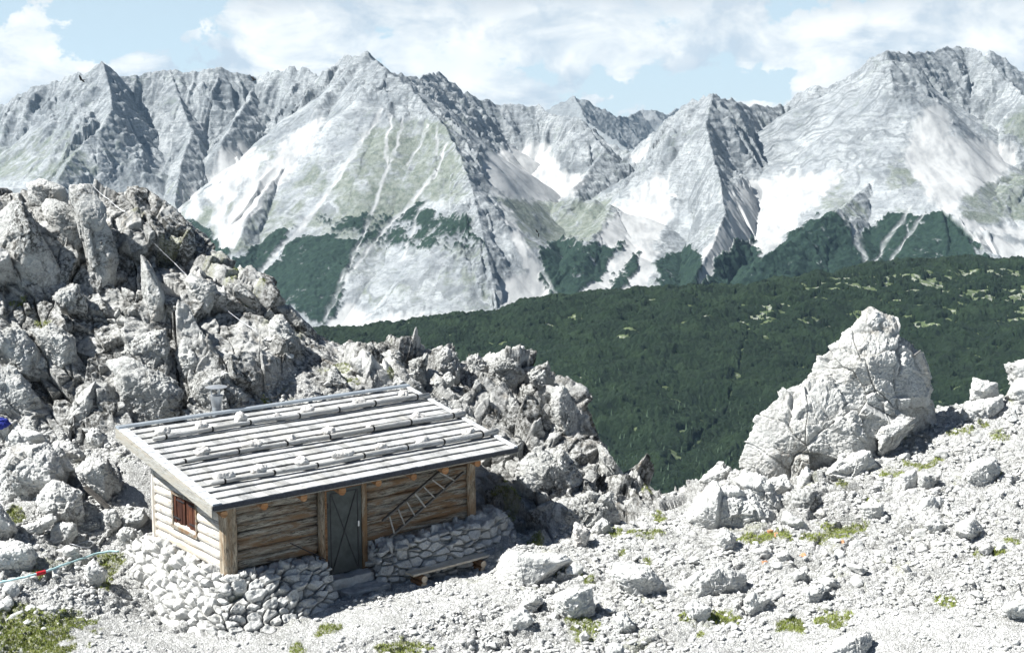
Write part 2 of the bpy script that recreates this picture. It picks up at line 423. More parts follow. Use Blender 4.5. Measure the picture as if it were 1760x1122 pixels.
def farmat():
    m, nt, b = newmat('far_limestone'); n = N(nt); v = n.pos()
    z = n.sep(n.attr('zone', 'Color'))
    a = n.noise(v, .012, 9, .7, .4); s2 = n.noise(n.pos((1, 1, 4.), (.16, -.1, 0)), .03, 7, .7, .2); f = n.noise(v, .14, 5, .75)
    rock = n.mix(n.ramp(a, [(.36, 0.), (.6, 1.)]), (.175, .19, .202), (.31, .325, .332))
    rock = n.mix(n.ramp(s2, [(.38, .4), (.50, 0.)]), rock, (.08, .09, .095))
    rock = n.mix(n.ramp(f, [(.38, .35), (.47, 0.)]), rock, (.09, .10, .105))
    vs = n.noise(n.pos((1, 1, .22)), .16, 5, .75); rock = n.mix(n.math('MULTIPLY', n.ramp(vs, [(.40, .5), (.47, 0.)]), n.attr('rockm')), rock, (.09, .10, .105))
    hs = n.noise(n.pos((.25, .25, 2.4), (.16, -.1, 0)), .12, 5, .7); rock = n.mix(n.math('MULTIPLY', n.ramp(hs, [(.40, .5), (.46, 0.)]), n.attr('rockm')), rock, (.08, .09, .095))
    rock = n.mix(n.ramp(n.noise(v, .02, 6, .65, 1.), [(.56, 0.), (.68, .35)]), rock, (.13, .155, .12))
    rock = n.mix(n.ramp(n.attr('rill'), [(.18, .6), (.5, 0.)]), rock, (.10, .112, .12))
    sc = n.mix(n.attr('streak'), (.245, .25, .252), (.365, .367, .363))
    gr = n.mix(n.ramp(n.noise(v, .07, 6, .75), [(.38, 0.), (.60, 1.)]), (.075, .095, .068), (.165, .18, .15))
    pn = n.mix(n.ramp(n.noise(v, .08, 5, .7), [(.4, 0.), (.6, 1.)]), (.006, .018, .013), (.014, .032, .020))
    col = n.mix(z[1], rock, gr); col = n.mix(z[0], col, sc); col = n.mix(z[2], col, pn)
    nt.links.new(col, b.inputs['Base Color'])
    bp = n.bump(n.math('ADD', n.noise(v, .09, 8, .78), n.math('ADD', n.math('MULTIPLY', vs, .4), n.math('MULTIPLY', hs, .22))), .5, 7.)
    b2 = n.nt.nodes.new('ShaderNodeMix'); b2.data_type = 'VECTOR'
    g = nt.nodes.new('ShaderNodeNewGeometry'); nt.links.new(n.math('MULTIPLY', z[0], .85), b2.inputs[0]); nt.links.new(bp, b2.inputs[4]); nt.links.new(g.outputs['Normal'], b2.inputs[5])
    nt.links.new(b2.outputs[1], b.inputs['Normal']); return m
M['far'] = farmat()
M['crag_rock'] = rockmat('crag_block_limestone', light=(.58, .583, .567), mid=(.40, .403, .39), dark=(.028, .027, .024), dk=.66, s=1., bump=.8)
M['orange'] = rockmat('orange_lichen_stone', light=(.57, .56, .54), mid=(.46, .44, .42), brown=(.75, .28, .05), dk=.0, s=2.2)
M['ochre'] = simple('orange_stained_stone', (.50, .25, .14), .95, 0, .25, 12, .4, .02)
M['grass'] = simple('alpine_grass', (.20, .235, .055), .8, 0, .5, 2.5)

M['pinn'] = rockmat('pinnacle_limestone', light=(.62, .62, .60), mid=(.49, .485, .465), dark=(.20, .18, .15), brown=(.40, .33, .24), dk=.32, s=.8, bump=.75)
# ------------------------------------------------------------------ the hut
HO = W(388, 985, 32.); HA = radians(50.5); RZ = pi / 2 - HA
HR = np.array([[sin(HA), -cos(HA), 0], [cos(HA), sin(HA), 0], [0, 0, 1]])
HL, HD, OL, OR, OF_, OB, HF, HBK = 7.5, 3.88, .62, 1.03, .67, .65, 1.90, 2.84
RS = (HBK - HF) / (HD + OF_ + OB)
def roofz(y): return HF + (y + OF_) * RS
def h2w(l): return HO + HR @ np.array(l, float)
def w2h(p): return (np.asarray(p) - HO) @ HR
def hutempty(name, at=(0, 0, 0)):
    return empty(name, tuple(h2w(at)), RZ)
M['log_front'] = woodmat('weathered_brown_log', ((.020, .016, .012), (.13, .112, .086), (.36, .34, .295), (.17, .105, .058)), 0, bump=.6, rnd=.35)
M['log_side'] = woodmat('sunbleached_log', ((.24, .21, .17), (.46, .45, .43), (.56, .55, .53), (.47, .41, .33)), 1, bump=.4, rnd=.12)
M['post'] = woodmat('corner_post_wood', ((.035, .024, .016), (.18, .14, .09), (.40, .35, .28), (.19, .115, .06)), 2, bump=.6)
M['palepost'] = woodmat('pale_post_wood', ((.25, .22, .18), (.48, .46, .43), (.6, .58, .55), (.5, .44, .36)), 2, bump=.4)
M['rafter'] = woodmat('rafter_wood', ((.04, .022, .012), (.16, .085, .045), (.30, .18, .10), (.22, .11, .05)), 1, bump=.4)
M['rafter_x'] = woodmat('purlin_wood', ((.04, .022, .012), (.16, .085, .045), (.30, .18, .10), (.22, .11, .05)), 0, bump=.4)
M['logend'] = woodmat('cut_log_end', ((.3, .2, .12), (.6, .52, .4), (.7, .64, .54), (.55, .42, .28)), 0, bump=.2)
M['logend_o'] = woodmat('orange_log_end', ((.14, .06, .025), (.34, .18, .085), (.46, .28, .15), (.30, .14, .06)), 0, bump=.2)
M['shingle'] = woodmat('silvered_larch_board', ((.20, .20, .20), (.38, .385, .39), (.50, .505, .51), (.40, .395, .38)), 1, s=1.3, bump=.3, rnd=0)
M['fascia'] = woodmat('grey_fascia_board', ((.14, .13, .11), (.27, .265, .245), (.35, .345, .32), (.30, .275, .23)), 1, bump=.4)
M['roofpole'] = woodmat('grey_roof_pole', ((.10, .10, .10), (.29, .295, .30), (.47, .475, .475), (.36, .355, .34)), 0, bump=.6)
M['grey_plank'] = woodmat('grey_ladder_wood', ((.03, .028, .025), (.09, .085, .08), (.19, .18, .165), (.12, .11, .1)), 0, bump=.4)
M['rung'] = woodmat('grey_rung_wood', ((.2, .19, .17), (.34, .33, .31), (.42, .41, .38), (.3, .28, .26)), 0, bump=.4)
M['bench'] = woodmat('bench_plank', ((.35, .30, .22), (.58, .53, .44), (.70, .66, .58), (.52, .44, .33)), 0, bump=.3)
M['shutter'] = woodmat('redbrown_shutter', ((.015, .006, .005), (.065, .022, .012), (.125, .048, .024), (.04, .015, .010)), 2, bump=.4)
M['flash'] = simple('zinc_flashing', (.42, .46, .50), .45, .6, .1, 3)
M['darkflash'] = simple('dark_gutter', (.03, .034, .045), .4, .3, .5, 14)
M['steel'] = simple('grey_steel_door', (.060, .068, .066), .6, .1, .35, 3.5, .3)
M['iron'] = simple('dark_iron', (.05, .05, .055), .6, .6, .3)
M['black'] = simple('black_inside', (.008, .008, .008), .9)
M['zinc'] = simple('zinc_pipe', (.5, .52, .54), .4, .7, .12, 6)
M['concrete'] = simple('rough_concrete', (.40, .40, .39), .95, 0, .35, 5, .8, .05)
M['turq'] = simple('pale_turquoise_hose', (.40, .58, .60), .5)
M['red'] = simple('red_plastic', (.40, .02, .03), .5)
M['blue'] = simple('blue_cloth', (.02, .03, .22), .8, 0, .5, 20)
M['wire'] = simple('steel_wire', (.45, .46, .48), .4, .6)
M['white_stick'] = simple('pale_stake', (.5, .49, .45), .8)
hut = hutempty('hut')
tag(hut, 'weathered log hut with low sloping board roof on a dry stone base', 'hut')
rr = random.Random(5)
def logx(x0, x1, z, r, y=0.05, dep=.075):      # one flattened course, long axis x
    mb = MB(); n = 12; pts = []; seg = max(2, int((x1 - x0) / .35)); V = []; Fc = []
    for i in range(seg + 1):
        x = x0 + (x1 - x0) * i / seg; dz = rr.uniform(-.012, .012); dr = 1 + rr.uniform(-.05, .05)
        for k in range(n):
            a = 2 * pi * k / n
            V.append((x, y + dep * dr * cos(a) * (1.0 if abs(cos(a)) < .8 else .9), z + dz + r * dr * sin(a)))
        if i:
            o = (i - 1) * n
            for k in range(n): Fc.append((o + k, o + (k + 1) % n, o + n + (k + 1) % n, o + n + k))
    Fc.append(tuple(range(n))[::-1]); Fc.append(tuple(range(seg * n, seg * n + n)))
    return V, Fc
def wallx(name, x0, x1):
    mb = MB(); z = .0; k = 0
    while z < 1.66:
        hh = rr.uniform(.10, .13)
        mb.add(*logx(x0, x1, z + hh, hh + .003, .04, .062)); z += 2 * hh; k += 1
    mb.box(x0, x1, .10, .16, 0, 1.7)
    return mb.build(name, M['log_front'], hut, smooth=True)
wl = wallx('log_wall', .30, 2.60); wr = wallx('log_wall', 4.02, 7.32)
# side wall, courses along y, stepped under the slope
mb = MB(); z = 0.
while z < 2.35:
    hh = rr.uniform(.105, .13); zc = z + hh
    y0 = .12 if roofz(.12) - .16 > zc + hh else max(.12, (zc + hh + .16 - HF) / RS - OF_)
    y1 = 3.80
    spans = [(y0, y1)]
    if .60 < zc < 1.46: spans = [(y0, 1.42), (2.74, y1)]
    for a0, a1 in spans:
        if a1 - a0 < .15: continue
        V, Fc = logx(a0, a1, zc, hh + .003, 0.05, .075)
        V = [(v[1], v[0], v[2]) for v in V]
        mb.add(V, [f[::-1] for f in Fc])
    z += 2 * hh
mb.box(.10, .16, .1, 1.44, 0, 1.9); mb.box(.10, .16, 2.72, 3.82, 0, 2.35); mb.box(.10, .16, 1.44, 2.72, 0, .62); mb.box(.10, .16, 1.44, 2.72, 1.42, 2.1)
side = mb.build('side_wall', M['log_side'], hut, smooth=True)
mb = MB(); mb.box(.0, 7.5, 3.72, 3.88, 0, 2.5); mb.box(7.36, 7.5, .1, 3.8, 0, 1.9); mb.build('back_wall', M['log_front'], hut)
# corner posts
def post(x0, x1, y0, y1, z0, z1, mat):
    mb = MB(); n = 6; V = []; Fc = []
    for i in range(n + 1):
        z = z0 + (z1 - z0) * i / n; j = [rr.uniform(-.012, .012) for _ in range(4)]
        c = .045
        P = [(x0 + c, y0), (x1 - c, y0), (x1, y0 + c), (x1, y1 - c), (x1 - c, y1), (x0 + c, y1), (x0, y1 - c), (x0, y0 + c)]
        for q in P: V.append((q[0] + j[0], q[1] + j[1], z))
        if i:
            o = (i - 1) * 8
            for k in range(8): Fc.append((o + k, o + (k + 1) % 8, o + 8 + (k + 1) % 8, o + 8 + k))
    Fc.append(tuple(range(8))[::-1]); Fc.append(tuple(range(n * 8, n * 8 + 8)))
    mb.add(V, Fc); return mb.build('corner_post', mat, hut)
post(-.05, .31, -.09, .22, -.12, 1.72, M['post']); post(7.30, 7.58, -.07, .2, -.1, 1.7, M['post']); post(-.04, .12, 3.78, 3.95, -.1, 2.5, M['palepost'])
# window with shutters
win = MB(); win.box(-.03, .10, 1.40, 1.47, .56, 1.46).box(-.03, .10, 2.69, 2.76, .56, 1.46).box(-.05, .10, 1.36, 2.80, .52, .60).box(-.03, .10, 1.47, 2.69, 1.40, 1.47)
win = win.build('window', M['log_front'], hut)
b = MB(); b.box(.085, .095, 1.46, 2.70, .58, 1.42); b.build('window_recess', M['black'], win)
for y0, y1, nb in ((1.47, 2.02, 3), (2.08, 2.69, 4)):
    s_ = MB(); w_ = (y1 - y0) / nb
    for k in range(nb): s_.box(-.002 + rr.uniform(0, .02), .055, y0 + k * w_ + .012, y0 + (k + 1) * w_ - .012, .60 + rr.uniform(0, .02), 1.41 - rr.uniform(0, .03))
    s_ = s_.build('shutter', M['shutter'], win)
    hg = MB(); hg.box(-.022, -.004, y0 + (.0 if y0 < 2 else .25), y0 + (.34 if y0 < 2 else .63), .80, .835); hg.build('hinge', M['iron'], s_); hg = MB(); hg.box(-.022, -.004, y0, y1 - .2, 1.28, 1.31); hg.build('hinge', M['iron'], s_)
# door
dr = MB(); dr.box(2.84, 3.86, -.035, .02, -.66, 1.53); dr = dr.build('door', M['steel'], hut)
mb = MB()
mb.beam((2.98, -.043, 1.42), (3.72, -.043, -.58), .022, .016, up=(0, 1, 0)); mb.beam((3.72, -.048, 1.46), (2.98, -.048, -.56), .022, .016, up=(0, 1, 0))
mb.box(2.93, 2.95, -.05, -.036, -.62, 1.46).box(3.74, 3.76, -.05, -.036, -.62, 1.46).box(2.93, 3.76, -.05, -.036, 1.44, 1.46)
mb.build('cross_brace', M['iron'], dr)
mb = MB(); mb.box(3.735, 3.775, -.075, -.038, .48, .62); mb.build('handle', M['zinc'], dr)
mb = MB(); mb.box(2.845, 2.875, -.052, -.036, 1.1, 1.24); mb.build('hinge', M['iron'], dr); mb = MB(); mb.box(2.845, 2.875, -.052, -.036, -.4, -.26); mb.build('hinge', M['iron'], dr)
fr = MB(); fr.tube([(2.67, -.05, -.75), (2.66, -.045, .4), (2.66, -.05, 1.72)], [.10, .095, .10], 10, .06); fr = fr.build('door_post', M['post'], hut, smooth=True)
fr = MB(); fr.box(3.87, 4.02, -.06, .12, -.7, 1.68); fr.build('door_post', M['post'], hut)
fr = MB(); fr.box(2.77, 2.84, -.03, .12, -.7, 1.6); fr.box(2.77, 3.87, -.02, .12, 1.53, 1.70); fr.build('door_frame', M['rafter_x'], hut)
mb = MB(); mb.box(2.72, 4.02, .03, .10, -1.1, 1.6); mb.build('door_reveal', M['black'], hut)
# purlin along the wall head, ends showing
mb = MB(); mb.tube([(-.30, .12, 1.66), (2., .12, 1.68), (5., .12, 1.67), (8.15, .12, 1.70)], .085, 12, .04); mb.build('wall_plate', M['rafter_x'], hut, smooth=True)
for y in (1.33, 3.30, 4.30):
    mb = MB(); z = roofz(y) - .27
    mb.tube([(-.30, y, z), (3., y, z), (8.1, y, z)], .125, 14, .04); p_ = mb.build('purlin', M['rafter_x'], hut, smooth=True)
    mb = MB(); mb.tube([(-.312, y, z), (-.302, y, z)], .122, 14, .03); mb.build('log_end', M['logend'], p_)
for x in (-.30, .77, 1.88, 2.95, 4.06, 5.13, 6.16, 7.28):
    mb = MB(); a = -.55 + rr.uniform(-.04, .04); r_ = rr.uniform(.09, .115)
    zc = lambda y: roofz(y) - .27
    mb.tube([(x, a, zc(a)), (x + .01, 1.5, zc(1.5)), (x, 3.9, zc(3.9))], r_, 12, .05); p_ = mb.build('rafter', M['rafter'], hut, smooth=True)
    mb = MB(); mb.tube([(x, a - .012, zc(a)), (x, a - .002, zc(a))], r_ * .97, 12, .04); mb.build('log_end', M['logend_o'], p_)
# roof: lapped courses of boards
roof = MB(); roof.box(-OL + .03, HL + OR - .03, 0, 0, 0, 0) if False else None
nV = []; x0r, x1r, y0r, y1r = -OL, HL + OR, -OF_, HD + OB
Ls = sqrt(1 + RS * RS)
rf = MB()
c = [(x0r + .04, y0r + .06), (x1r - .04, y0r + .06), (x1r - .04, y1r - .04), (x0r + .04, y1r - .04)]
rf.add([(x, y, roofz(y) - .075) for x, y in c] + [(x, y, roofz(y) - .125) for x, y in c], [(0, 1, 2, 3), (7, 6, 5, 4), (0, 4, 5, 1), (1, 5, 6, 2), (2, 6, 7, 3), (3, 7, 4, 0)])
roofo = rf.build('roof', M['rafter_x'], hut)
nc = 14; cs = (y1r - y0r - .10) / nc; mb = MB()
for k in range(nc):
    ya = y0r + .0 + k * cs; yb = ya + cs + .05
    x = x0r + .20
    while x < x1r - .16:
        w_ = rr.choice([.16, .2, .24, .3]); w_ = min(w_, x1r - .10 - x)
        if x1r - .10 - x - w_ < .1: w_ = x1r - .10 - x
        j = rr.uniform(-.004, .004); e = rr.uniform(-.006, .006); t = .03
        zl = roofz(ya) + .026 + j; zh = roofz(yb) - .026 + j
        if zh is None: pass
        V = []
        for (xx, yy, zz) in ((x + .003, ya + e, zl), (x + w_ - .003, ya + e, zl + rr.uniform(-.003, .003)), (x + w_ - .003, yb, zh), (x + .003, yb, zh)): V.append((xx, yy, zz))
        V2 = [(v[0], v[1], v[2] - t) for v in V]
        mb.add(V2 + V, [(0, 3, 2, 1), (4, 5, 6, 7), (0, 1, 5, 4), (1, 2, 6, 5), (2, 3, 7, 6), (3, 0, 4, 7)])
        x += w_
shing = mb.build('roof_boards', M['shingle'], roofo)
# per-board tone
me = shing.data; at = me.attributes.new('tone', 'FLOAT', 'POINT'); tv = np.repeat(rng.random(len(me.vertices) // 8), 8).astype(np.float32); at.data.foreach_set('value', tv)
nt_ = M['shingle'].node_tree; bs_ = [x for x in nt_.nodes if x.type == 'BSDF_PRINCIPLED'][0]; n_ = N(nt_); src = bs_.inputs['Base Color'].links[0].from_socket
nt_.links.new(n_.mix(1., src, n_.ramp(n_.attr('tone'), [(0., (.66, .66, .655)), (.25, (.88, .88, .87)), (1., (1.04, 1.04, 1.04))]), 'MULTIPLY'), bs_.inputs['Base Color'])
def edgestrip(xa, xb, name, mat, th=.05):
    mb = MB(); seg = 14
    for i in range(seg):
        ya = y0r - .01 + (y1r - y0r + .02) * i / seg; yb = y0r - .01 + (y1r - y0r + .02) * (i + 1) / seg + .02
        V = [(xa, ya, roofz(ya) + th), (xb, ya, roofz(ya) + th), (xb, yb, roofz(yb) + th - .008), (xa, yb, roofz(yb) + th - .008)]
        V2 = [(v[0], v[1], v[2] - .045) for v in V]
        mb.add(V2 + V, [(0, 3, 2, 1), (4, 5, 6, 7), (0, 1, 5, 4), (1, 2, 6, 5), (2, 3, 7, 6), (3, 0, 4, 7)])
    return mb.build(name, mat, roofo)
M['edge'] = woodmat('pale_edge_board', ((.28, .29, .30), (.40, .415, .43), (.48, .49, .50), (.40, .41, .42)), 1, bump=.2)
edgestrip(x0r - .01, x0r + .215, 'edge_board', M['edge'], .062); edgestrip(x1r - .12, x1r + .01, 'edge_board', M['edge'], .07)
mb = MB(); mb.box(x0r - .02, x1r + .02, y1r - .14, y1r + .05, roofz(y1r) + .02, roofz(y1r) + .085); mb.build('ridge_flashing', M['flash'], roofo)
def rake(x, name):
    mb = MB(); V = []
    for xx in (x - .018, x + .018):
        for (yy, zz) in ((y0r - .02, roofz(y0r) + .01), (y1r + .02, roofz(y1r) + .01), (y1r + .02, roofz(y1r) - .25), (y0r - .02, roofz(y0r) - .25)): V.append((xx, yy, zz))
    mb.add(V, [(0, 3, 2, 1), (4, 5, 6, 7), (0, 1, 5, 4), (1, 2, 6, 5), (2, 3, 7, 6), (3, 0, 4, 7)]); return mb.build(name, M['fascia'], roofo)
rake(x0r - .03, 'fascia_board'); rake(x1r - .01, 'fascia_board')
mb = MB(); seg = 60; zz = HF
for i in range(seg):
    xa = x0r + (x1r - x0r) * i / seg; xb = x0r + (x1r - x0r) * (i + 1) / seg
    mb.box(xa, xb, y0r - .05 - rr.uniform(0, .012), y0r - .012, zz - .085, zz + .012 + rr.uniform(0, .012))
mb.build('eaves_flashing', M['darkflash'], roofo)
mb = MB(); mb.box(x0r + .02, x1r - .04, y0r - .04, y0r + .0, zz - .125, zz - .105); mb.build('drip_edge', M['fascia'], roofo)
# poles pinned along the roof
roofpoles = []
for y, xa, xb in ((3.42, -.16, 8.52), (1.80, -.25, 8.59), (.30, -.13, 8.63)):
    pts = []; rad = []
    for i in range(16):
        x = xa + (xb - xa) * i / 15; r_ = .052 + .032 * i / 15 + rr.uniform(-.005, .005)
        yy = y + .035 * sin(i * .8 + y * 3) + rr.uniform(-.01, .01)
        pts.append((x, yy, roofz(yy) + .035 + r_)); rad.append(r_)
    mb = MB(); mb.tube(pts, rad, 12, .05, sd=int(y * 10)); po = mb.build('roof_pole', M['roofpole'], roofo, smooth=True); roofpoles.append((y, xa, xb))
    for i in range(7):
        x = xa + .25 + (xb - xa - .75) * i / 6 + rr.uniform(-.1, .1); t = (x - xa) / (xb - xa); r_ = .052 + .032 * t + .011; yy = y + .035 * sin(t * 15 * .8 + y * 3)
        mb = MB(); mb.tube([(x - .022, yy, roofz(yy) + .035 + r_ - .011), (x + .022, yy, roofz(yy) + .035 + r_ - .011)], r_, 14); mb.build('strap', M['black'], po)
# flue pipe behind the roof
fx, fy = 2.45, 4.95; fz = roofz(4.53) + .02
mb = MB(); mb.tube([(fx, fy, 0), (fx, fy, fz + .10), (fx, fy, fz + .42)], [.13, .13, .19], 20); fl = mb.build('chimney_pipe', M['zinc'], hut, smooth=False)
for k in range(3): a = 2.1 * k + .4; mb = MB(); mb.tube([(fx + .12 * cos(a), fy + .12 * sin(a), fz + .42), (fx + .17 * cos(a), fy + .17 * sin(a), fz + .66)], .012, 6); mb.build('cap_stay', M['zinc'], fl)
mb = MB(); mb.tube([(fx, fy, fz + .645), (fx, fy, fz + .66), (fx, fy, fz + .70)], [.30, .31, .08], 24); mb.build('cap', M['zinc'], fl)
# threshold and step
ds = MB(); ds.box(2.70, 3.98, -.42, .06, -1.15, -.68)
def rough(mb, name, mat, parent, cuts, amp, sc, seed=3):
    bm = bmesh.new()
    V = np.concatenate(mb.v); vs = [bm.verts.new(tuple(v)) for v in V]
    for f in mb.f: bm.faces.new([vs[i] for i in f])
    bmesh.ops.subdivide_edges(bm, edges=bm.edges[:], cuts=cuts, use_grid_fill=True)
    bm.normal_update(); P = np.array([v.co[:] for v in bm.verts]); Nn = np.array([v.normal[:] for v in bm.verts])
    P = P + Nn * (fbm(P * sc, 4, seed) * amp)[:, None]
    for v, p in zip(bm.verts, P): v.co = p
    me = bpy.data.meshes.new(name); bm.to_mesh(me); bm.free(); me.materials.append(mat); me.polygons.foreach_set('use_smooth', np.ones(len(me.polygons), bool))
    o = bpy.data.objects.new(name, me); C.objects.link(o); o.parent = parent; return o
rough(ds, 'doorstep', M['concrete'], hut, 14, .05, 4.)
ds = MB(); ds.box(2.85, 4.1, -.95, -.35, -1.25, -.90); rough(ds, 'doorstep', M['concrete'], hut, 14, .06, 4., 8)
# ---- ladder hanging on the wall
lad = hutempty('ladder', (5.0, -.18, .03)); tag(lad, 'long grey wooden ladder hung slantwise on the log wall right of the door', 'ladder')
def L3(px, py): return None
r1 = ((4.41, .52), (6.42, 1.62)); r2 = ((4.62, .03), (7.05, 1.38))
for (a, b_) in (r1, r2):
    mb = MB(); mb.beam((a[0] - 5.0, 0, a[1] - .03), (b_[0] - 5.0, 0, b_[1] - .03), .085, .045, up=(0, 0, 1), seg=6, wob=.003); mb.build('rail', M['grey_plank'], lad)
for k in range(7):
    t1 = .10 + k * .135; t2 = .02 + k * .135 + .02
    p = (r1[0][0] + (r1[1][0] - r1[0][0]) * t1, r1[0][1] + (r1[1][1] - r1[0][1]) * t1); q = (r2[0][0] + (r2[1][0] - r2[0][0]) * (t2 + .02), r2[0][1] + (r2[1][1] - r2[0][1]) * (t2 + .02))
    mb = MB(); mb.beam((p[0] - 5., -.02, p[1] - .03), (q[0] - 5., -.02, q[1] - .03), .03 if k != 3 else .04, .03 if k != 3 else .06, up=(0, 1, 0)); mb.build('rung', M['rung'], lad)
# ---- bench
bn = hutempty('bench', (5.85, -1.12, -1.05)); tag(bn, 'plank bench on paired log supports in front of the stone wall', 'bench')
mb = MB(); mb.beam((-1.25, .03, .33), (1.28, .06, .35), .36, .055, seg=4, wob=.004); mb.build('seat', M['bench'], bn)
for x in (-1.0, .92):
    mb = MB(); mb.tube([(x, -.26, .06), (x, .24, .06)], .092, 16, .03); mb.tube([(x, -.28, .225), (x, .24, .225)], .092, 16, .03, sd=3); lg = mb.build('leg', M['rafter'], bn, smooth=False)
    mb = MB(); mb.tube([(x, -.268, .06), (x, -.262, .06)], .088, 16); mb.tube([(x, -.288, .225), (x, -.282, .225)], .088, 16); mb.build('log_end', M['logend'], lg)
# ---- dry stone walls round the base
def drywall(name, T, B, label, seed, closing=None):
    T = np.array(T, float); B = np.array(B, float)
    def res(P, n):
        d = np.r_[0, np.cumsum(np.linalg.norm(np.diff(P[:, :2], axis=0), axis=1))]; t = np.linspace(0, d[-1], n); return np.stack([np.interp(t, d, P[:, k]) for k in range(3)], 1)
    ln = np.linalg.norm(np.diff(B, axis=0), axis=1).sum(); nc = int(ln / .019); nr = 84
    Tt, Bb = res(T, nc), res(B, nc)
    inner = Tt.copy(); inner[:, 2] += .0
    rows = []
    ctr = np.array([3.75, 2.0, 0])
    for i in range(nr + 14):
        if i < 14:
            s_ = (13 - i) / 13.
            inn = Tt + (ctr - Tt) * np.array([.18, .22, 0]) * s_ * 1.0
            rows.append(inn)
        else:
            s_ = (i - 14) / (nr - 1); q = Tt + (Bb - Tt) * s_; q[:, 2] += -.0
            rows.append(q)
    G = np.stack(rows); G[:14, :, 2] += np.linspace(-.02, .0, 14)[:, None]
    Nn = gnormals(G); cc = np.array([3.75, 2, -.6])
    sgn = np.sign(((G - cc) * Nn).sum(2).mean()); Nn *= sgn
    P = (G @ HR.T + HO).reshape(-1, 3); Nw = (Nn @ HR.T).reshape(-1, 3)
    q = G.reshape(-1, 3)
    d1, c1, h1 = blocky(q, .29, seed, tilt=.5, crack=.48, aniso=(1.2, 1., .62), cw=.17)
    F1, F2, H_, V_ = worley(q / (.27 * np.array([1.15, 1, .68])), seed)
    d2 = fbm(q * 9, 4, seed + 9) * .018
    d3, c3, h3 = blocky(q, .11, seed + 40, tilt=.8, crack=.05, cw=.08)
    disp = d1 * .165 + d2 + .06 + d3 * .022
    P = P + Nw * disp[:, None]
    dark = np.clip(.25 + .8 * h1, 0, 1) * .8; moss = (fbm(q * 1.2, 3, 77) > .62) * c1 * .5
    f = gridfaces(nr + 14, nc)
    if sgn < 0: f = f[:, ::-1]
    ctr0 = h2w((B[len(B) // 2][0], B[len(B) // 2][1], -1.1))
    o = mk(name, P - ctr0, f, M['wall'], smooth=False, attrs={'dark': ('FLOAT', dark), 'moss': ('FLOAT', moss), 'tone': ('FLOAT', h1)}, loc=tuple(ctr0))
    return tag(o, label, 'stone wall')
# ------------------------------------------------------------------ near ground
CT = [ # px, py, Y
 (-150,1180,27.5),(400,1200,28),(880,1200,28),(1400,1200,27.5),(1950,1200,26.5),
 (-150,1122,29),(50,1090,29.8),(250,1110,29.6),(340,1095,30.4),(480,1085,30.8),(600,1100,30.4),(880,1122,29.6),(1200,1122,29),(1500,1122,28),(1760,1122,27.2),(1900,1100,27.5),
 (0,1000,32),(100,960,33.2),(200,1000,32.6),(0,900,35),(100,880,35.8),(220,960,34.2),
 (600,1030,32.6),(760,1010,33.2),(870,1000,33.4),(1100,1000,33),(1300,1000,32.5),(1500,1000,31.5),(1700,1000,30.8),
 (880,940,35.8),(960,955,35),(1000,925,36.2),(1150,900,36.8),(1300,920,35),(1500,900,35),(1700,880,34.6),(1900,850,35),
 (1060,880,38.5),(1140,850,40.6),(1250,815,40),(1380,830,38),(1500,800,38.2),(1620,760,39),(1760,740,39.2),(1640,700,41.5),(1760,680,41.6),(1900,660,42),
 (150,755,39.6),(40,760,39.4),(-100,760,39),(220,770,38.6),(240,860,36.6),(150,830,37.0),
 (300,722,40.2),(350,700,40.6),(440,690,41),(540,680,41.2),(620,665,41.8),(700,655,42.2),
 (0,640,40.8),(60,590,41.4),(60,500,42.4),(30,440,43.3),(0,330,46),(60,320,46.2),(-120,330,46),(-120,500,42),
 (150,560,42.2),(200,470,43.8),(150,400,45),(160,330,46.6),(240,340,47.2),(250,560,42.3),(280,470,44),(330,430,45.6),(330,400,46.6),(370,600,42),(400,520,43.6),(400,470,45.4),
 (450,620,42.3),(480,560,43.6),(480,525,45),(550,590,44.6),(560,640,42.8),(640,602,44.8),(650,640,43.3),
 (740,625,44.8),(860,640,45),(800,690,42.8),(880,700,42.5),(930,650,44.6),(990,700,44.4),(870,760,41),(960,760,42),(1040,790,43.6),(1090,830,43),
 (850,840,38.6),(870,900,37),(920,920,36.9),(940,820,39.8),(990,860,38.9),(1080,860,40.2),
]
cx = np.array([W(*c) for c in CT])
# ground round the hut is known from its own frame
hp = np.array([h2w(q) for q in [(-1.3,-1.0,-1.22),(.4,-1.9,-1.12),(2.3,-1.8,-1.0),(3.4,-.8,-1.02),(5,-1.0,-1.06),(6.5,-1.2,-1.06),(8.8,-1.0,-1.05),(-1.5,1.2,-1.12),(-1.3,3.1,-.9),(-1.1,4.6,-.55),(1,4.8,-.2),(4,5,0.2),(7,5,.1),(3.7,2,-1.0),(6,2,-1.0),(1,2,-1.0),(9.3,.3,-1.25),(9.6,2,-1.6)]])
cx = np.concatenate([cx, hp])
behind = [(-150,320),(0,320),(100,318),(200,325),(260,350),(340,400),(410,460),(480,525),(560,585),(640,605),(720,605),(800,605),(880,620),(940,640),(1000,690),(1040,760),(1090,820),(1140,850),(1250,810),(1380,770),(1500,720),(1640,698),(1760,675),(1900,655)]
crestY = [46.4,46.4,46.6,47,47.5,47,46,45.4,45.4,45.4,45.6,46,46,45.8,45.4,44.8,44.2,42.0,42.3,42.5,42.5,42.8,42.8,43]
bk = []
for (px, py), Y in zip(behind, crestY):
    w = W(px, py, Y); bk.append(w + np.array([0, 3.0, -2.3])); bk.append(w + np.array([0, 9., -8.]))
cx = np.concatenate([cx, np.array(bk)])
ground0 = rbf(cx[:, :2], cx[:, 2])
def ground(X, Y): return ground0(X, Y)
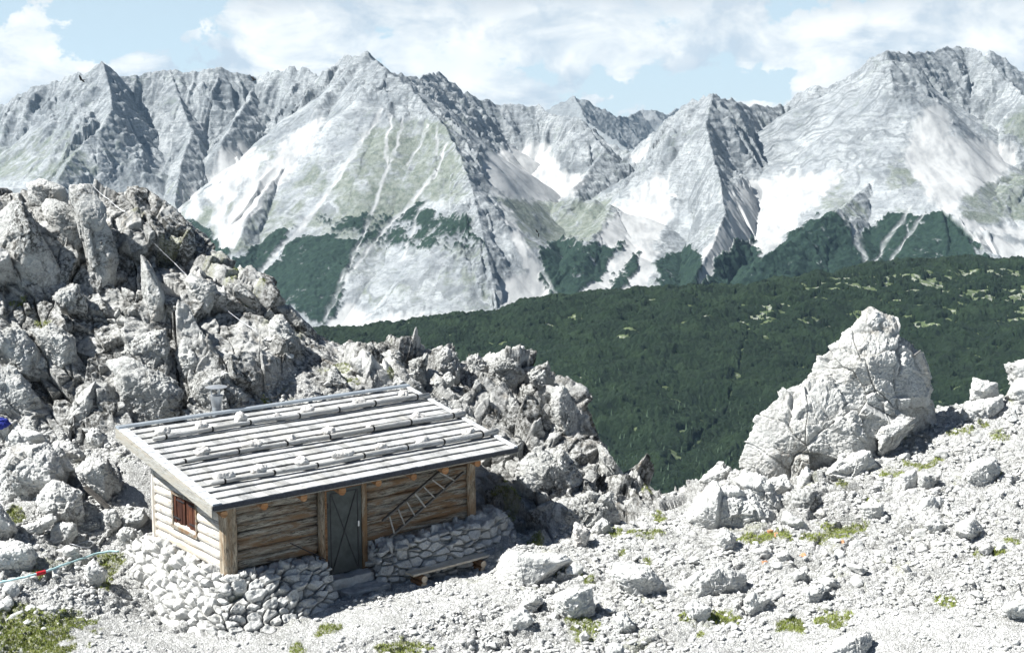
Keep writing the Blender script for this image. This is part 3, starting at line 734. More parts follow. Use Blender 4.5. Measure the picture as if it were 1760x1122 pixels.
def ghit(px, py, y0=26., y1=52., n=260):
    """first meeting of a line of sight with the ground"""
    Y = np.linspace(y0, y1, n); u = np.array([W(px, py, q) for q in Y]); g = ground0(u[:, 0], u[:, 1]); b = np.where(u[:, 2] < g)[0]
    i = b[0] if len(b) else n - 1
    if i > 0 and len(b):
        a0 = u[i - 1, 2] - g[i - 1]; a1 = u[i, 2] - g[i]; t = a0 / (a0 - a1); return float(Y[i - 1] + (Y[i] - Y[i - 1]) * t)
    return float(Y[i])
# mesh on a fan of columns, rows evenly spaced over the surface
NC, NR = 1150, 1050
pxs = np.linspace(-110, 1870, NC); Yc = np.linspace(25.5, 58, 500)
slope = (pxs - 880) / F                      # X = slope * t, t = Y/(CP - v SP) ~ use ground heading instead
hd = slope / (CP + .15 * SP)                 # heading of each column
Xc = hd[:, None] * Yc[None]; Yg = np.broadcast_to(Yc[None], Xc.shape); Zg = ground0(Xc, Yg)
ds_ = np.sqrt(np.diff(Yg, axis=1) ** 2 + np.diff(Zg, axis=1) ** 2)
sx, sy = Pj(Xc, Yg, Zg); vis = np.abs(np.diff(sy, axis=1))
crest_s = np.minimum.accumulate(sy, axis=1)[:, 1:]; hid = (sy[:, 1:] > crest_s + 12)
wgt = ds_ / Yg[:, 1:] * 40 * np.where(hid, .25, 1.) + vis * .028 * np.where(hid, 0, 1.)
cum = np.concatenate([np.zeros((NC, 1)), np.cumsum(wgt, 1)], 1)
Yr = np.stack([np.interp(np.linspace(0, cum[i, -1], NR), cum[i], Yc) for i in range(NC)], 1)   # NR x NC
# smooth the spacing sideways
kk = 25
pad = np.pad(Yr, ((0, 0), (kk, kk)), mode='edge'); cs_ = np.cumsum(np.pad(pad, ((0, 0), (1, 0))), 1); Yr = (cs_[:, 2 * kk + 1:] - cs_[:, :-2 * kk - 1]) / (2 * kk + 1)
Xr = hd[None] * Yr; Zr = ground0(Xr, Yr)
G = np.stack([Xr, Yr, Zr], 2); Nn = gnormals(G); Nn *= np.sign(Nn[..., 2:3])
P = G.reshape(-1, 3); Nf = Nn.reshape(-1, 3)
gx, gy = Pj(P[:, 0], P[:, 1], P[:, 2])
wob = fbm(P * .5, 3, 3)
qx = gx + wob * 14; qy = gy + fbm(P * .5 + 9, 3, 5) * 14
def soft(poly, w=14): return sstep(-w, w, sdpoly(qx, qy, poly)).astype(np.float32)
crag = soft([(-400,200),(60,250),(300,300),(700,560),(1000,600),(1100,760),(1170,845),(1130,870),(1010,905),(930,935),(880,905),(830,850),(800,700),(730,665),(640,655),(560,665),(500,640),(440,680),(420,700),(330,710),(230,735),(150,755),(60,735),(-400,735)])
slabby = soft([(-400,200),(60,250),(300,300),(480,540),(500,640),(420,700),(330,710),(230,735),(150,755),(-400,735)])
scree_b = soft([(500,570),(560,590),(640,610),(650,650),(640,668),(520,690),(440,690),(430,660),(500,640)])
lowrock = soft([(1120,850),(1200,800),(1330,760),(1480,830),(1520,900),(1380,900),(1290,915),(1180,905),(1130,890)])
boulderf = soft([(-300,740),(210,745),(215,830),(260,900),(200,1000),(100,1020),(20,1100),(-300,1100)])
path = np.maximum(soft([(190,770),(262,800),(262,900),(225,960),(190,900),(205,840)]), soft([(-300,1290),(100,1090),(200,1060),(420,1100),(560,1045),(840,992),(880,1020),(700,1085),(560,1110),(900,1170),(900,1300)], 10))
path = np.maximum(path, soft([(1200,1085),(1500,1050),(1900,1030),(1900,1200),(1100,1200)], 14))
mid = soft([(560,620),(760,590),(1000,620),(1110,800),(1160,850),(1010,905),(930,935),(880,905),(830,850),(800,700),(730,665),(640,655)])
# displacement
RA = rotm(.0, -.45, .2); RB = rotm(.2, -.5, .9)
crag = np.clip(crag, 0, 1); amp = (.06 + .34 * crag + .05 * boulderf + .15 * lowrock) * (1 - .8 * path)
sub = crag + lowrock + boulderf > .02
D = np.zeros(len(P), np.float32); CK = np.zeros(len(P), np.float32); DK = np.zeros(len(P), np.float32)
def addb(s, a, seed, rot, an, mask, crack=.14, tilt=.6, cw=.12):
    ii = np.where(mask > .02)[0]
    d, c, h = blocky(P[ii], s, seed, tilt, crack, rot, an, cw)
    D[ii] += d * a * mask[ii]; CK[ii] = np.maximum(CK[ii], c * mask[ii]); return ii, h
ii, h = addb(2.1, .70, 101, RA, (.8, 1, 2.6), slabby, .22, .85, .03)
DK[ii] += h * slabby[ii] * .5
addb(.80, .30, 102, RA, (.8, 1, 2.), slabby, .18, .8, .045)
ii, h = addb(1.5, .75, 103, RB, (.8, 1, 1.5), mid, .18, .85, .04); DK[ii] += h * mid[ii] * .4
addb(.42, .20, 104, RB, (.9, 1, 1.4), mid, .2, .75, .08)
addb(.9, .30, 105, RB, (1, 1, 1.2), np.clip(lowrock + .5 * boulderf, 0, 1), .12, .7, .08)
addb(.30, .06, 106, None, (1, 1, .8), np.clip(slabby * .8 + scree_b, 0, 1), .15, .75, .08)
nonp = (1 - .9 * path) * (1 - .75 * crag)
addb(.55, .10, 107, None, (1.2, 1.1, 1), nonp, .06, .8, .1)
addb(.19, .065, 108, None, (1.2, 1.1, 1), nonp, .16, .7, .14)
addb(.07, .012, 109, None, (1, 1, 1), np.clip(1 - crag, 0, 1) * .9 + .1, .12, .5, .16)
D += (fbm(P * 1.1, 3, 31) * .07 * (1 - path)).astype(np.float32) + ridged(P * 3.1, 4, 41).astype(np.float32) * .05 * (crag + .3)
# keep the floor clear under the hut
lp = w2h(P); under = sstep(.6, -.2, np.maximum(np.maximum(-.2 - lp[:, 0], lp[:, 0] - 8.2), np.maximum(-.5 - lp[:, 1], lp[:, 1] - 4.2)))
D = D * (1 - under * .9)
P2 = P + Nf * D[:, None]
crest_n = None
dark = np.clip(crag * 1.15 + .25 * lowrock + .12 * boulderf, 0, 1)
# grass and moss patches
mossp = np.zeros(len(P), np.float32)
GR = [  # px, py, rx, ry, strength
 (55,1092,85,34,1.),(20,1060,60,22,.6),(110,1070,50,20,.5),(190,965,26,12,.8),(178,998,16,14,.6),(28,888,14,12,.8),(65,995,14,5,.6),
 (565,1080,22,10,.6),(510,1115,14,10,.6),(660,1112,20,8,.7),(705,1110,36,10,.8),(1010,1090,22,10,.6),(1075,1080,22,7,.7),(1110,965,10,7,.5),
 (985,985,16,8,.8),(960,985,8,5,.6),(1010,1000,12,7,.5),(1135,890,11,8,.9),(1110,918,30,8,.5),(1057,917,12,6,.8),(1070,945,8,5,.6),(920,935,14,5,.9),
 (1290,925,22,10,.9),(1330,920,36,9,.7),(1400,925,26,9,.7),(1440,915,34,14,.8),(1470,905,20,9,.6),(1240,1060,26,10,.8),(1362,1075,26,12,.8),(1430,1065,34,14,.7),(1500,862,10,5,.9),
 (1450,835,12,6,.8),(1590,800,34,7,.7),(1615,785,9,6,.9),(1600,795,12,6,.9),(1640,650,0,0,0),(1700,945,22,9,.9),(1740,930,12,5,.5),(1555,750,8,5,.8),(1740,690,12,8,.7),(1690,735,12,5,.6),(1720,755,18,6,.5),
 (1650,745,24,6,.5),(1700,820,20,8,.4),(1630,1035,20,8,.4),(1000,1075,30,12,.4),(1180,1065,14,6,.6),(1205,1088,7,5,.9),(1440,985,20,6,.3),(1540,820,30,7,.4),
 (60,540,12,8,.8),(78,552,14,6,.9),(25,505,20,8,.6),(430,515,12,10,.6),(117,365,6,6,.8),(235,375,14,10,.5),(300,420,26,14,.5),(365,455,22,12,.5),(395,480,12,8,.6),(460,555,26,14,.5),(510,575,18,10,.4),
 (585,640,30,10,.6),(600,655,18,8,.6),(560,640,20,8,.4),(670,650,8,5,.9),(730,610,22,5,.6),(680,605,20,6,.4),(798,622,10,4,.9),(850,612,12,4,.5),(458,688,12,12,.6),(640,692,0,0,0),
 (1065,795,7,5,.9),(1110,825,12,4,.6),(1130,835,12,5,.5),(1110,855,10,4,.5),(870,830,9,5,.7),(895,835,6,5,.7),(880,885,10,12,.6),(860,850,0,0,0),(720,635,0,0,0)]
gn = fbm(P * 2.6, 4, 61) * .55
for (px, py, rx, ry, s_) in GR:
    if rx == 0: continue
    e = 1 - np.sqrt(((gx - px) / (rx * 1.2)) ** 2 + ((gy - py) / (ry * 1.25)) ** 2)
    m = e > -1.2
    mossp[m] = np.maximum(mossp[m], sstep(0.0, .30, e[m] + gn[m] - (.05 if py > 700 else .22)) * s_ * (1. if py > 700 else .7))
mossp *= np.clip(Nf[:, 2] * 1.6, 0, 1)
sprk = sstep(.50, .72, fbm(P * .8, 3, 62) + .5 * fbm(P * 4, 2, 63)) * (1 - path) * .35
moss = np.clip(np.maximum(mossp, sprk * (crag < .5)), 0, 1)
gd = M['ground']
near = mk('rocky_ground', P2, gridfaces(NR, NC), gd, smooth=False, attrs={'dark': ('FLOAT', dark), 'moss': ('FLOAT', moss * .9), 'tone': ('FLOAT', np.clip(.5 + D * .3, 0, 1)), 'cragm': ('FLOAT', crag)})
tag(near, kind='structure')
# lookup of the finished surface for placing things
_bins = {}
def surfz(X, Y):
    """height of the finished ground near X, Y (nearest vertex of the fan)"""
    X = np.atleast_1d(X); Y = np.atleast_1d(Y); h_ = X / Y
    ci = np.clip(np.round((h_ - hd[0]) / (hd[-1] - hd[0]) * (NC - 1)).astype(int), 0, NC - 1)
    out = np.empty(len(X)); G2 = P2.reshape(NR, NC, 3)
    for k, (c_, y) in enumerate(zip(ci, Y)):
        r_ = min(NR - 1, max(0, int(np.searchsorted(Yr[:, c_], y)))); out[k] = G2[r_, c_, 2]
    return out
Tl = [(-.2,4.3,.02),(-.2,3,.0),(-.2,1.5,-.02),(-.17,.3,-.05),(-.1,-.22,-.05),(.6,-.35,-.05),(1.4,-.4,-.05),(2.3,-.45,-.08),(2.55,-.45,-.1)]
Bl = [(-.95,4.5,-.7),(-1.15,3.1,-1.0),(-1.3,1.2,-1.25),(-1.2,0,-1.32),(-.75,-1.0,-1.3),(.4,-1.5,-1.2),(1.4,-1.4,-1.15),(2.2,-1.2,-1.1),(2.55,-1.0,-1.05)]
drywall('dry_stone_wall', Tl, Bl, 'bright dry stone base wrapping the sunlit hut corner left of the door', 5)
Tr = [(4.12,.0,-.3),(4.12,-.5,-.16),(5,-.58,-.05),(6.2,-.6,0),(7.4,-.6,0.02),(8.2,-.4,-.03),(8.7,.3,-.12)]
Br = [(4.05,.0,-1.15),(4.05,-.72,-1.15),(5,-.85,-1.15),(6.2,-1.0,-1.15),(7.3,-1.1,-1.15),(8.6,-.85,-1.15),(9.4,.2,-1.3)]
drywall('dry_stone_wall', Tr, Br, 'shaded dry stone base behind the bench, right of the door', 8)
# ------------------------------------------------------------------ single rocks surveyed from the photograph
ROTC = rotm(.0, -.45, .2)
def rock(name, label, out, Y=None, depth=.6, front=None, level=5, mat='boulder', group=None, cat='rock', amp=1., soft=40., sink=.12, sd=None, sc=1., tilt=0.):
    sd = sd or (hash_(label) % 1000)
    out = [tuple(p) for p in out]; xs = [p[0] for p in out]; ys = [p[1] for p in out]
    pc = ((min(xs) + max(xs)) / 2, (min(ys) + max(ys)) / 2)
    size = max(max(xs) - min(xs), max(ys) - min(ys)) * (Y or 34) / F
    dp = depth * size
    if Y is not None and mat in ('crag_rock', 'pale') and name not in ('rock_spire', 'rock_pinnacle') and label not in SKY_OK:
        Yg = ghit(pc[0], pc[1] + .15 * (max(ys) - min(ys)))
        if Yg < 50: Y = Yg + .12 * dp
    if Y is None:
        yb = max(ys); xb = np.mean([p[0] for p in out if p[1] > yb - 8]); Y = ghit(xb, yb) + dp * .35
    r_ = random.Random(sd)
    pts = []
    for p in out:
        w_ = W(p[0], p[1], Y + r_.uniform(-.12, .12) * dp + (p[2] if len(p) > 2 else 0)); pts.append(w_)
        w_ = W(pc[0] + (p[0] - pc[0]) * .72, pc[1] + (p[1] - pc[1]) * .72, Y + dp * r_.uniform(.45, .75) + (p[2] if len(p) > 2 else 0)); pts.append(w_)
    fr = front or [(pc[0] + (p[0] - pc[0]) * .62 , pc[1] + (p[1] - pc[1]) * .62) for p in out[::2]]
    for p in fr: pts.append(W(p[0], p[1], Y - dp * r_.uniform(.38, .6)))
    zb = min(p[2] for p in pts)
    for p in [q for q in pts if q[2] < zb + size * .25]: pts.append(p - np.array([0, 0, sink * size + .05]))
    def disp(X):
        pk = name == 'rock_pinnacle'
        d1, c1, h1 = blocky(X, (.27 if pk else .46) * size * sc, sd, .8 if pk else .6, .10 if pk else .04, ROTC, (1, 1, 1.6), .03)
        d2, c2, h2 = blocky(X, .13 * size * sc + .03, sd + 7, .7, .04, None, (1, 1, 1), .05)
        return amp * (d1 * .085 * size + d2 * .03 * size + fbm(X * (2.2 / size), 4, sd) * .012 * size + blocky(X, .09, sd + 11, .8, .1, None, (1, 1, 1), .12)[0] * min(.03, .05 * size) + fbm(X * 9, 3, sd + 3) * .012)
    X, T, c = rockgeo(pts, level, soft, disp)
    o = mk(name, X - c, T.astype(np.int32), M[mat], smooth=False, loc=tuple(c))
    if X.shape[0] < 4000: o.data.polygons.foreach_set('use_smooth', np.ones(len(T), bool))
    return tag(o, label, cat, group)
def hash_(s):
    h = 5381
    for ch in s: h = (h * 33 + ord(ch)) & 0x7FFFFFFF
    return h
SKY_OK = ('small point of orange stained rock capping the pinnacle',)
rocks = [
 # left crag
 ('rock_slab','huge grey pyramid block with dark stained underside on the upper left crag',[(31,333),(-30,400),(-25,470),(24,497),(90,501),(111,474)],43.6,.7,[(50,395),(42,440),(20,420)],6),
 ('rock_slab','pale leaning slab just right of the pyramid block on the crag',[(80,343),(112,350),(139,378),(152,434),(120,442),(82,390),(68,362)],44.6,.5,None,6),
 ('rock_slab','tallest pale slab running from the crag top down past the ledge',[(120,321),(158,319),(174,348),(206,428),(208,452),(190,498),(174,519),(160,460),(139,378),(120,345)],44.8,.32,None,6),
 ('rock_slab','knobbly grey block on the very top of the left crag',[(43,313),(80,308),(115,324),(117,345),(75,351),(50,340)],46.2,.6,None,5),
 ('rock_spire','dark jagged spire on the skyline behind the crag slabs',[(187,331),(205,330),(227,325),(246,348),(267,367),(281,398),(240,385),(208,370)],48.3,.4,None,6),
 ('boulder','tilted block lodged in the dark cleft below the pyramid block',[(91,503),(126,484),(136,492),(150,525),(118,535),(86,514)],42.6,.7,None,5),
 ('rock_slab','sharp pale fin standing upright in the middle of the crag',[(241,434),(257,450),(283,509),(294,567),(254,570),(243,503)],43.0,.6,None,6),
 ('boulder','rounded stained block near the right edge of the crag below the cable',[(313,478),(325,465),(372,487),(377,508),(356,535),(324,511)],44.0,.6,None,5),
 ('boulder','smooth sunlit block above the shady hollow at far left',[(51,565),(88,557),(128,581),(134,611),(112,632),(80,621)],40.9,.7,None,6),
 ('boulder','broad grey slab at the left edge above the shady hollow',[(-30,556),(40,565),(70,608),(83,640),(48,643),(-30,618)],40.7,.7,None,6),
 ('boulder','dark brown stained rock at the back of the left boulder field',[(-30,613),(27,627),(59,672),(83,699),(61,736),(21,730),(-30,720)],40.2,.5,None,6),
 ('boulder','grey wedge rock leaning at the foot of the crag',[(165,654),(128,683),(102,736),(120,755),(150,758),(172,740)],40.0,.5,None,6),
 ('boulder','narrow stained pillar beside the leaning wedge rock',[(160,657),(187,657),(191,694),(195,738),(174,740)],40.2,.6,None,5),
 ('boulder','massive humped boulder rising behind the left end of the roof',[(187,624),(214,613),(233,635),(289,651),(313,672),(318,715),(281,728),(203,738),(196,688)],40.4,.5,None,6),
 ('boulder','pitted brown boulder directly behind the chimney pipe',[(321,659),(345,635),(374,632),(406,643),(428,672),(440,692),(410,712),(340,712),(322,690)],41.0,.7,None,6),
 ('boulder','dark overhanging prow above the humped boulder',[(203,608),(222,581),(257,576),(283,565),(297,613),(305,646),(267,643),(241,638)],41.8,.6,None,6),
 ('boulder','tapering grey block right of the dark prow',[(299,608),(315,576),(345,624),(348,643),(313,650)],41.9,.6,None,5),
 ('boulder','small sunlit block on the crag above the pitted boulder',[(345,568),(370,598),(368,625),(350,632),(330,600)],42.2,.7,None,5),
 ('rock_slab','pale tongue of rock at the end of the left crag skyline',[(389,489),(411,483),(450,519),(447,530),(395,512)],44.9,.7,None,5),
 ('rock_spire','grey pointed tooth of rock poking over the crag skyline',[(398,470),(412,453),(422,465),(435,486),(447,516),(420,505),(397,490)],48,.5,None,5),
 ('rock_spire','slim dark needle left of the pointed tooth on the skyline',[(376,448),(383,437),(392,462),(390,475),(376,465)],48.5,.5,None,4),
 ('rock_slab','pale ledge descending the skyline right of the pointed tooth',[(456,519),(477,516),(501,525),(520,550),(544,571),(520,572),(492,550)],44.9,.5,None,5),
 ('boulder','dark fractured block where the crag meets the scree',[(465,550),(486,544),(514,586),(523,619),(486,631),(450,592)],43.1,.6,None,6),
 ('boulder','pale block beside the lower marker pole',[(404,589),(429,583),(462,616),(453,625),(420,619)],42.5,.7,None,5),
 ('boulder','dark faced block in the scree behind the roof',[(559,644),(574,628),(608,668),(568,678)],42.4,.7,None,5),
 ('rock_slab','long tilted slab on the scree just above the far roof corner',[(598,616),(625,612),(665,658),(662,668),(607,640)],43.2,.5,None,5),
 ('boulder','round pale knob on the low skyline above the roof',[(589,592),(601,583),(614,595),(612,604),(594,604)],44.9,.8,None,4),
 ('rock_slab','steep narrow rib right of the round skyline knob',[(623,598),(638,589),(665,631),(671,652),(647,634)],44.4,.6,None,5),
 # middle crest
 ('crag_tower','mossy topped block starting the middle rock crest',[(655,611),(675,600),(694,608),(690,645),(664,642)],44.6,.7,None,5),
 ('crag_tower','fluted pale column on the middle crest',[(700,619),(718,612),(735,607),(732,660),(712,656)],44.4,.7,None,6),
 ('crag_tower','rounded crest block with vertical cracks over the roof corner',[(748,612),(757,601),(771,596),(788,612),(786,648),(760,658),(746,640)],44.6,.7,None,6),
 ('boulder','triangular block hanging under the cracked crest block',[(738,660),(757,677),(785,652),(770,640)],43.6,.7,None,5),
 ('crag_tower','pale block left of the shaggy crest lump',[(803,616),(827,609),(838,627),(830,650),(806,645)],44.9,.7,None,5),
 ('crag_tower','shaggy lump forming the high part of the middle crest',[(841,621),(857,608),(889,624),(905,646),(883,664),(849,650)],45.0,.6,None,6),
 ('crag_tower','slim ragged tower between the crest lump and the big horn',[(907,642),(918,634),(940,627),(948,656),(942,690),(920,690)],44.9,.7,None,6),
 ('crag_tower','big pale horn with a smooth left face on the middle crest',[(937,686),(952,666),(969,660),(979,676),(1004,699),(1014,721),(1024,775),(1000,815),(960,800),(940,760)],43.9,.6,[(960,700),(965,740),(985,770)],7),
 ('boulder','small white knob on the right flank of the big horn',[(1018,748),(1030,752),(1037,764),(1032,778),(1020,775)],43.6,.8,None,4),
 ('crag_tower','shaded ridge falling to the right of the big horn',[(1022,756),(1056,789),(1090,835),(1130,878),(1104,892),(1060,878),(1030,830)],42.1,.4,None,7),
 ('crag_tower','dark undercut bulge at the foot of the middle crag',[(945,862),(988,852),(1045,850),(1068,890),(1052,905),(988,930),(950,925)],39.6,.5,None,7),
 ('crag_tower','rough grey bulk between the roof corner and the horn',[(885,790),(930,770),(975,780),(1005,835),(1000,880),(945,880),(890,862),(868,825)],41.0,.4,None,7),
 # right pinnacle
 ('rock_pinnacle','great white rock pinnacle with a ragged pointed top at right',[(1392,700),(1388,655),(1408,614),(1436,590),(1456,570),(1483,548),(1495,530),(1520,552),(1572,582,.3),(1580,605,.5),(1603,655,.8),(1614,695,.9),(1580,725,.5),(1520,745),(1430,750)],39.6,.36,[(1460,640),(1545,600),(1556,680),(1515,735),(1500,720),(1440,700)],7,'pinn',1.15),
 ('rock_pinnacle','broad white shoulder sloping down left of the great pinnacle',[(1276,806),(1300,738),(1335,682),(1385,640),(1430,645),(1500,730),(1508,795),(1440,828),(1330,842),(1285,835)],39.0,.33,[(1400,700),(1470,740),(1450,790),(1340,780)],7,'pinn',1.1),
 ('boulder','grey shaded block tucked under the right side of the pinnacle',[(1508,735),(1545,712),(1575,716),(1572,733),(1530,750),(1514,778),(1506,770)],38.7,.5,None,6,'boulder'),
 ('boulder','pale slab propped over a dark gap in front of the pinnacle',[(1418,812),(1446,778),(1496,774),(1508,799),(1482,818),(1446,826)],37.4,.6,None,6,'pale'),
 ('boulder','small point of orange stained rock capping the pinnacle',[(1485,556),(1494,531),(1508,536),(1526,552),(1512,566)],39.6,.8,None,5,'pale'),
 ('boulder','upright oval stone below the left foot of the pinnacle',[(1340,795),(1350,770),(1365,775),(1375,800),(1367,824),(1345,824)],37.2,.7,None,5,'pale'),
 ('boulder','slanting stone right of the upright oval stone',[(1365,842),(1385,798),(1398,810),(1395,838),(1372,852)],36.8,.7,None,5,'pale'),
 ('boulder','low block beneath the upright oval stone',[(1322,822),(1350,815),(1366,840),(1350,855),(1325,845)],36.9,.7,None,5,'pale'),
 ('boulder','square cracked block at the foot of the slanting stone',[(1356,872),(1362,840),(1400,838),(1412,860),(1392,892),(1365,890)],36.0,.6,None,5),
 ('rock_outcrop','long low outcrop with a shaded right end, centre right',[(1175,892),(1200,850),(1230,832),(1290,842),(1330,880),(1338,905),(1290,915),(1220,926)],36.4,.5,None,7,'pale',1.2),
 ('rock_outcrop','small white hump on the saddle skyline',[(1200,826),(1235,795),(1258,800),(1266,818),(1230,842)],40.0,.6,None,6,'pale'),
 ('rock_outcrop','rough rock between the white hump and the pinnacle foot',[(1256,822),(1290,806),(1330,826),(1352,870),(1340,902),(1296,866)],38.2,.6,None,6,'pale',1.2),
 ('boulder','square pale rock on the right skyline',[(1664,678),(1674,651),(1714,657),(1719,682),(1674,688)],41.0,.7,None,5,'pale'),
 ('boulder','wide rock just below the square skyline rock',[(1650,718),(1664,689),(1721,682),(1723,702),(1678,732)],40.0,.6,None,5,'pale'),
 ('boulder','overhanging flat topped rock at the right end of the skyline',[(1722,625),(1760,617),(1800,622),(1800,662),(1740,660),(1727,634)],41.6,.6,None,5,'boulder'),
 ('boulder','long pale rock under the overhanging skyline rock',[(1728,672),(1755,652),(1810,658),(1810,690),(1740,688)],41.0,.6,None,5,'pale'),
 # left boulder field
 ('boulder','biggest rounded boulder at the left edge of the photo',[(-4,812),(12,775),(40,760),(78,757),(102,771),(126,817),(107,842),(70,862),(8,860)],None,.8,None,6,'boulder'),
 ('boulder','white jagged boulder behind the biggest rounded boulder',[(5,747),(24,726),(75,743),(82,758),(27,776),(3,769)],38.2,.8,None,5,'pale'),
 ('boulder','white block right of the biggest rounded boulder',[(94,762),(120,756),(147,785),(144,800),(118,806)],37.6,.8,None,5,'pale'),
 ('boulder','rounded white boulder near the back left roof corner',[(147,747),(154,738),(166,735),(187,752),(173,770),(152,766)],38.8,.8,None,5,'pale'),
 ('boulder','small white stone left of the rounded white boulder',[(94,751),(106,746),(117,748),(120,758),(96,760)],38.6,.8,None,4,'pale'),
 ('boulder','small white stone peeping over the jagged boulder',[(68,745),(91,738),(96,747),(80,757)],39.0,.8,None,4,'pale'),
 ('boulder','large pale boulder leaning over the weathered plank',[(126,808),(160,780),(187,787),(204,833),(188,862),(166,856),(144,832)],None,.7,None,6,'boulder'),
 ('boulder','square dark faced boulder in the middle of the left rubble',[(51,897),(70,847),(91,820),(118,831),(145,842),(143,882),(129,902),(102,899)],None,.7,[(95,850),(110,880),(85,872)],6,'boulder'),
 ('boulder','long bar shaped white stone lying across the left rubble',[(33,908),(91,880),(98,893),(59,918),(40,914)],None,.35,None,5,'pale'),
 ('boulder','blocky stone with a cracked face beside the bar shaped stone',[(86,908),(97,898),(129,897),(136,914),(116,932),(89,926)],None,.7,None,5,'pale'),
 ('boulder','broad smooth white boulder just above the turquoise hose',[(-20,940),(22,926),(54,936),(69,960),(67,980),(30,988),(-20,980)],None,.8,None,6,'pale'),
 ('boulder','low grey shaded stone beside the coiled wire',[(98,946),(116,935),(137,941),(136,958),(108,963)],None,.8,None,4,'pale'),
 ('boulder','knobbly grey boulder on the gravel left of the hut',[(172,876),(199,874),(211,898),(190,912),(175,900)],None,.8,None,5,'boulder'),
 ('boulder','pale boulder close to the hut side wall',[(211,888),(248,870),(253,893),(234,909),(213,902)],None,.8,None,5,'pale'),
 ('boulder','pale boulder resting in front of the one by the side wall',[(198,919),(213,902),(234,908),(236,926),(214,941)],None,.8,None,5,'pale'),
 ('boulder','white lump between two grass patches left of the stone base',[(143,976),(161,957),(184,981),(173,1006),(145,1002)],None,.8,None,5,'pale'),
 ('boulder','grey boulder cut by the left photo edge beside green moss',[(-25,855),(0,866),(27,909),(16,922),(-25,932)],None,.7,None,5,'boulder'),
 # right and bottom
 ('boulder','big flat white slab at the end of the bench',[(852,996),(858,955),(876,943),(973,950),(990,962),(935,982),(909,1001)],None,.55,None,6,'pale',.5),
 ('boulder','pointed stone with orange lichen spots above the flat slab',[(984,901),(991,895),(1014,909),(1006,922),(1008,938),(993,940)],None,.7,None,5,'orange'),
 ('boulder','small white peak shaped stone beside the orange spotted stone',[(1017,908),(1037,887),(1049,901),(1054,914),(1026,919)],None,.8,None,5,'pale'),
 ('boulder','large white angular boulder in the middle of the right slope',[(1050,985),(1060,965),(1106,968),(1121,978),(1159,1010),(1106,1025),(1075,1010)],None,.6,[(1110,990),(1085,995)],6,'pale'),
 ('boulder','long white boulder with a shaded underside right of the angular one',[(1162,1006),(1200,982),(1244,964),(1287,988),(1284,1005),(1244,1019),(1182,1021)],None,.5,None,6,'pale'),
 ('boulder','split white boulder with a dark crack near the bottom middle',[(953,1030),(962,1014),(993,1008),(1021,1008),(1019,1029),(1021,1054),(978,1064),(960,1048)],None,.7,None,6,'pale'),
 ('boulder','white boulder with dark underside left of the split boulder',[(866,1055),(901,1043),(920,1067),(888,1087),(873,1080)],None,.7,None,5,'pale'),
 ('boulder','round white boulder with moss below it, bottom middle',[(1053,1064),(1072,1050),(1095,1077),(1080,1088),(1060,1087)],None,.8,None,5,'pale'),
 ('boulder','leaning white stone above the dark bellied boulder',[(891,1047),(904,1018),(929,1023),(933,1036),(909,1050)],None,.7,None,5,'pale'),
 ('boulder','bell shaped stone standing in front of the low outcrop',[(1227,920),(1244,907),(1264,923),(1261,941),(1241,948)],None,.8,None,5,'pale'),
 ('boulder','small white stone beside bright grass at the bottom',[(994,1092),(1006,1082),(1016,1093),(1002,1104)],None,.8,None,4,'pale'),
 ('boulder','fissured white stone right of the long boulder',[(1178,1042),(1193,1028),(1224,1044),(1210,1070),(1188,1064)],None,.7,None,5,'pale'),
 ('boulder','grey faced stone cut by the bottom photo edge',[(1040,1112),(1056,1103),(1072,1108),(1074,1140),(1038,1140)],None,.7,None,4,'pale'),
 ('boulder','tilted white stone with a dark right side on the right slope',[(1379,1013),(1414,1001),(1421,1014),(1402,1036),(1384,1028)],None,.7,None,5,'pale'),
 ('boulder','dark streaked white rock poking up at the bottom right',[(1408,1126),(1455,1090),(1493,1085),(1498,1095),(1490,1135),(1440,1140)],None,.6,None,6,'boulder'),
 ('boulder','grey block beside the grass on the right slope',[(1477,869),(1506,857),(1521,866),(1517,893),(1493,898)],None,.7,None,5,'pale'),
 ('boulder','white block above the dark gap on the right slope',[(1578,878),(1584,856),(1600,848),(1622,860),(1614,882)],None,.7,None,5,'pale'),
 ('boulder','low white stone below the dark gap',[(1586,903),(1605,885),(1630,902),(1609,919)],None,.7,None,5,'pale'),
 ('boulder','flat white stone left among the orange stones',[(1294,948),(1305,941),(1321,940),(1326,956),(1305,960)],None,.7,None,4,'pale'),
 ('boulder','wedge shaped stone among the orange stones',[(1333,957),(1348,943),(1360,951),(1352,966)],None,.7,None,4,'pale'),
 ('boulder','low grey edged slab left of the tilted white stone',[(1354,987),(1370,981),(1383,982),(1386,994),(1362,1000)],None,.7,None,4,'pale'),
 ('boulder','flat white slab just above the tilted white stone',[(1406,999),(1420,994),(1435,995),(1446,1005),(1414,1011)],None,.7,None,4,'pale'),
 ('boulder','left block of the white pair below the pinnacle',[(1547,816),(1560,809),(1575,808),(1579,834),(1553,838)],None,.7,None,5,'pale'),
 ('boulder','right block of the white pair below the pinnacle',[(1578,812),(1596,811),(1616,818),(1602,838),(1580,835)],None,.7,None,5,'pale'),
 ('boulder','broad cracked white rock on the far right slope',[(1658,810),(1678,789),(1714,785),(1723,807),(1701,832),(1664,832)],None,.6,None,6,'pale'),
 ('boulder','white rock over a black hollow at the right photo edge',[(1720,1044),(1740,1032),(1765,1023),(1800,1030),(1790,1062),(1738,1067)],None,.7,None,5,'pale'),
 ('boulder','bluish grey stone flanked by bright grass at far right',[(1682,946),(1692,936),(1702,934),(1710,941),(1697,954)],None,.8,None,4,'boulder'),
 ('boulder','rounded white boulder at the lower left of the right slope',[(1278,1030),(1296,1018),(1325,1027),(1309,1055),(1284,1053)],None,.7,None,5,'pale'),
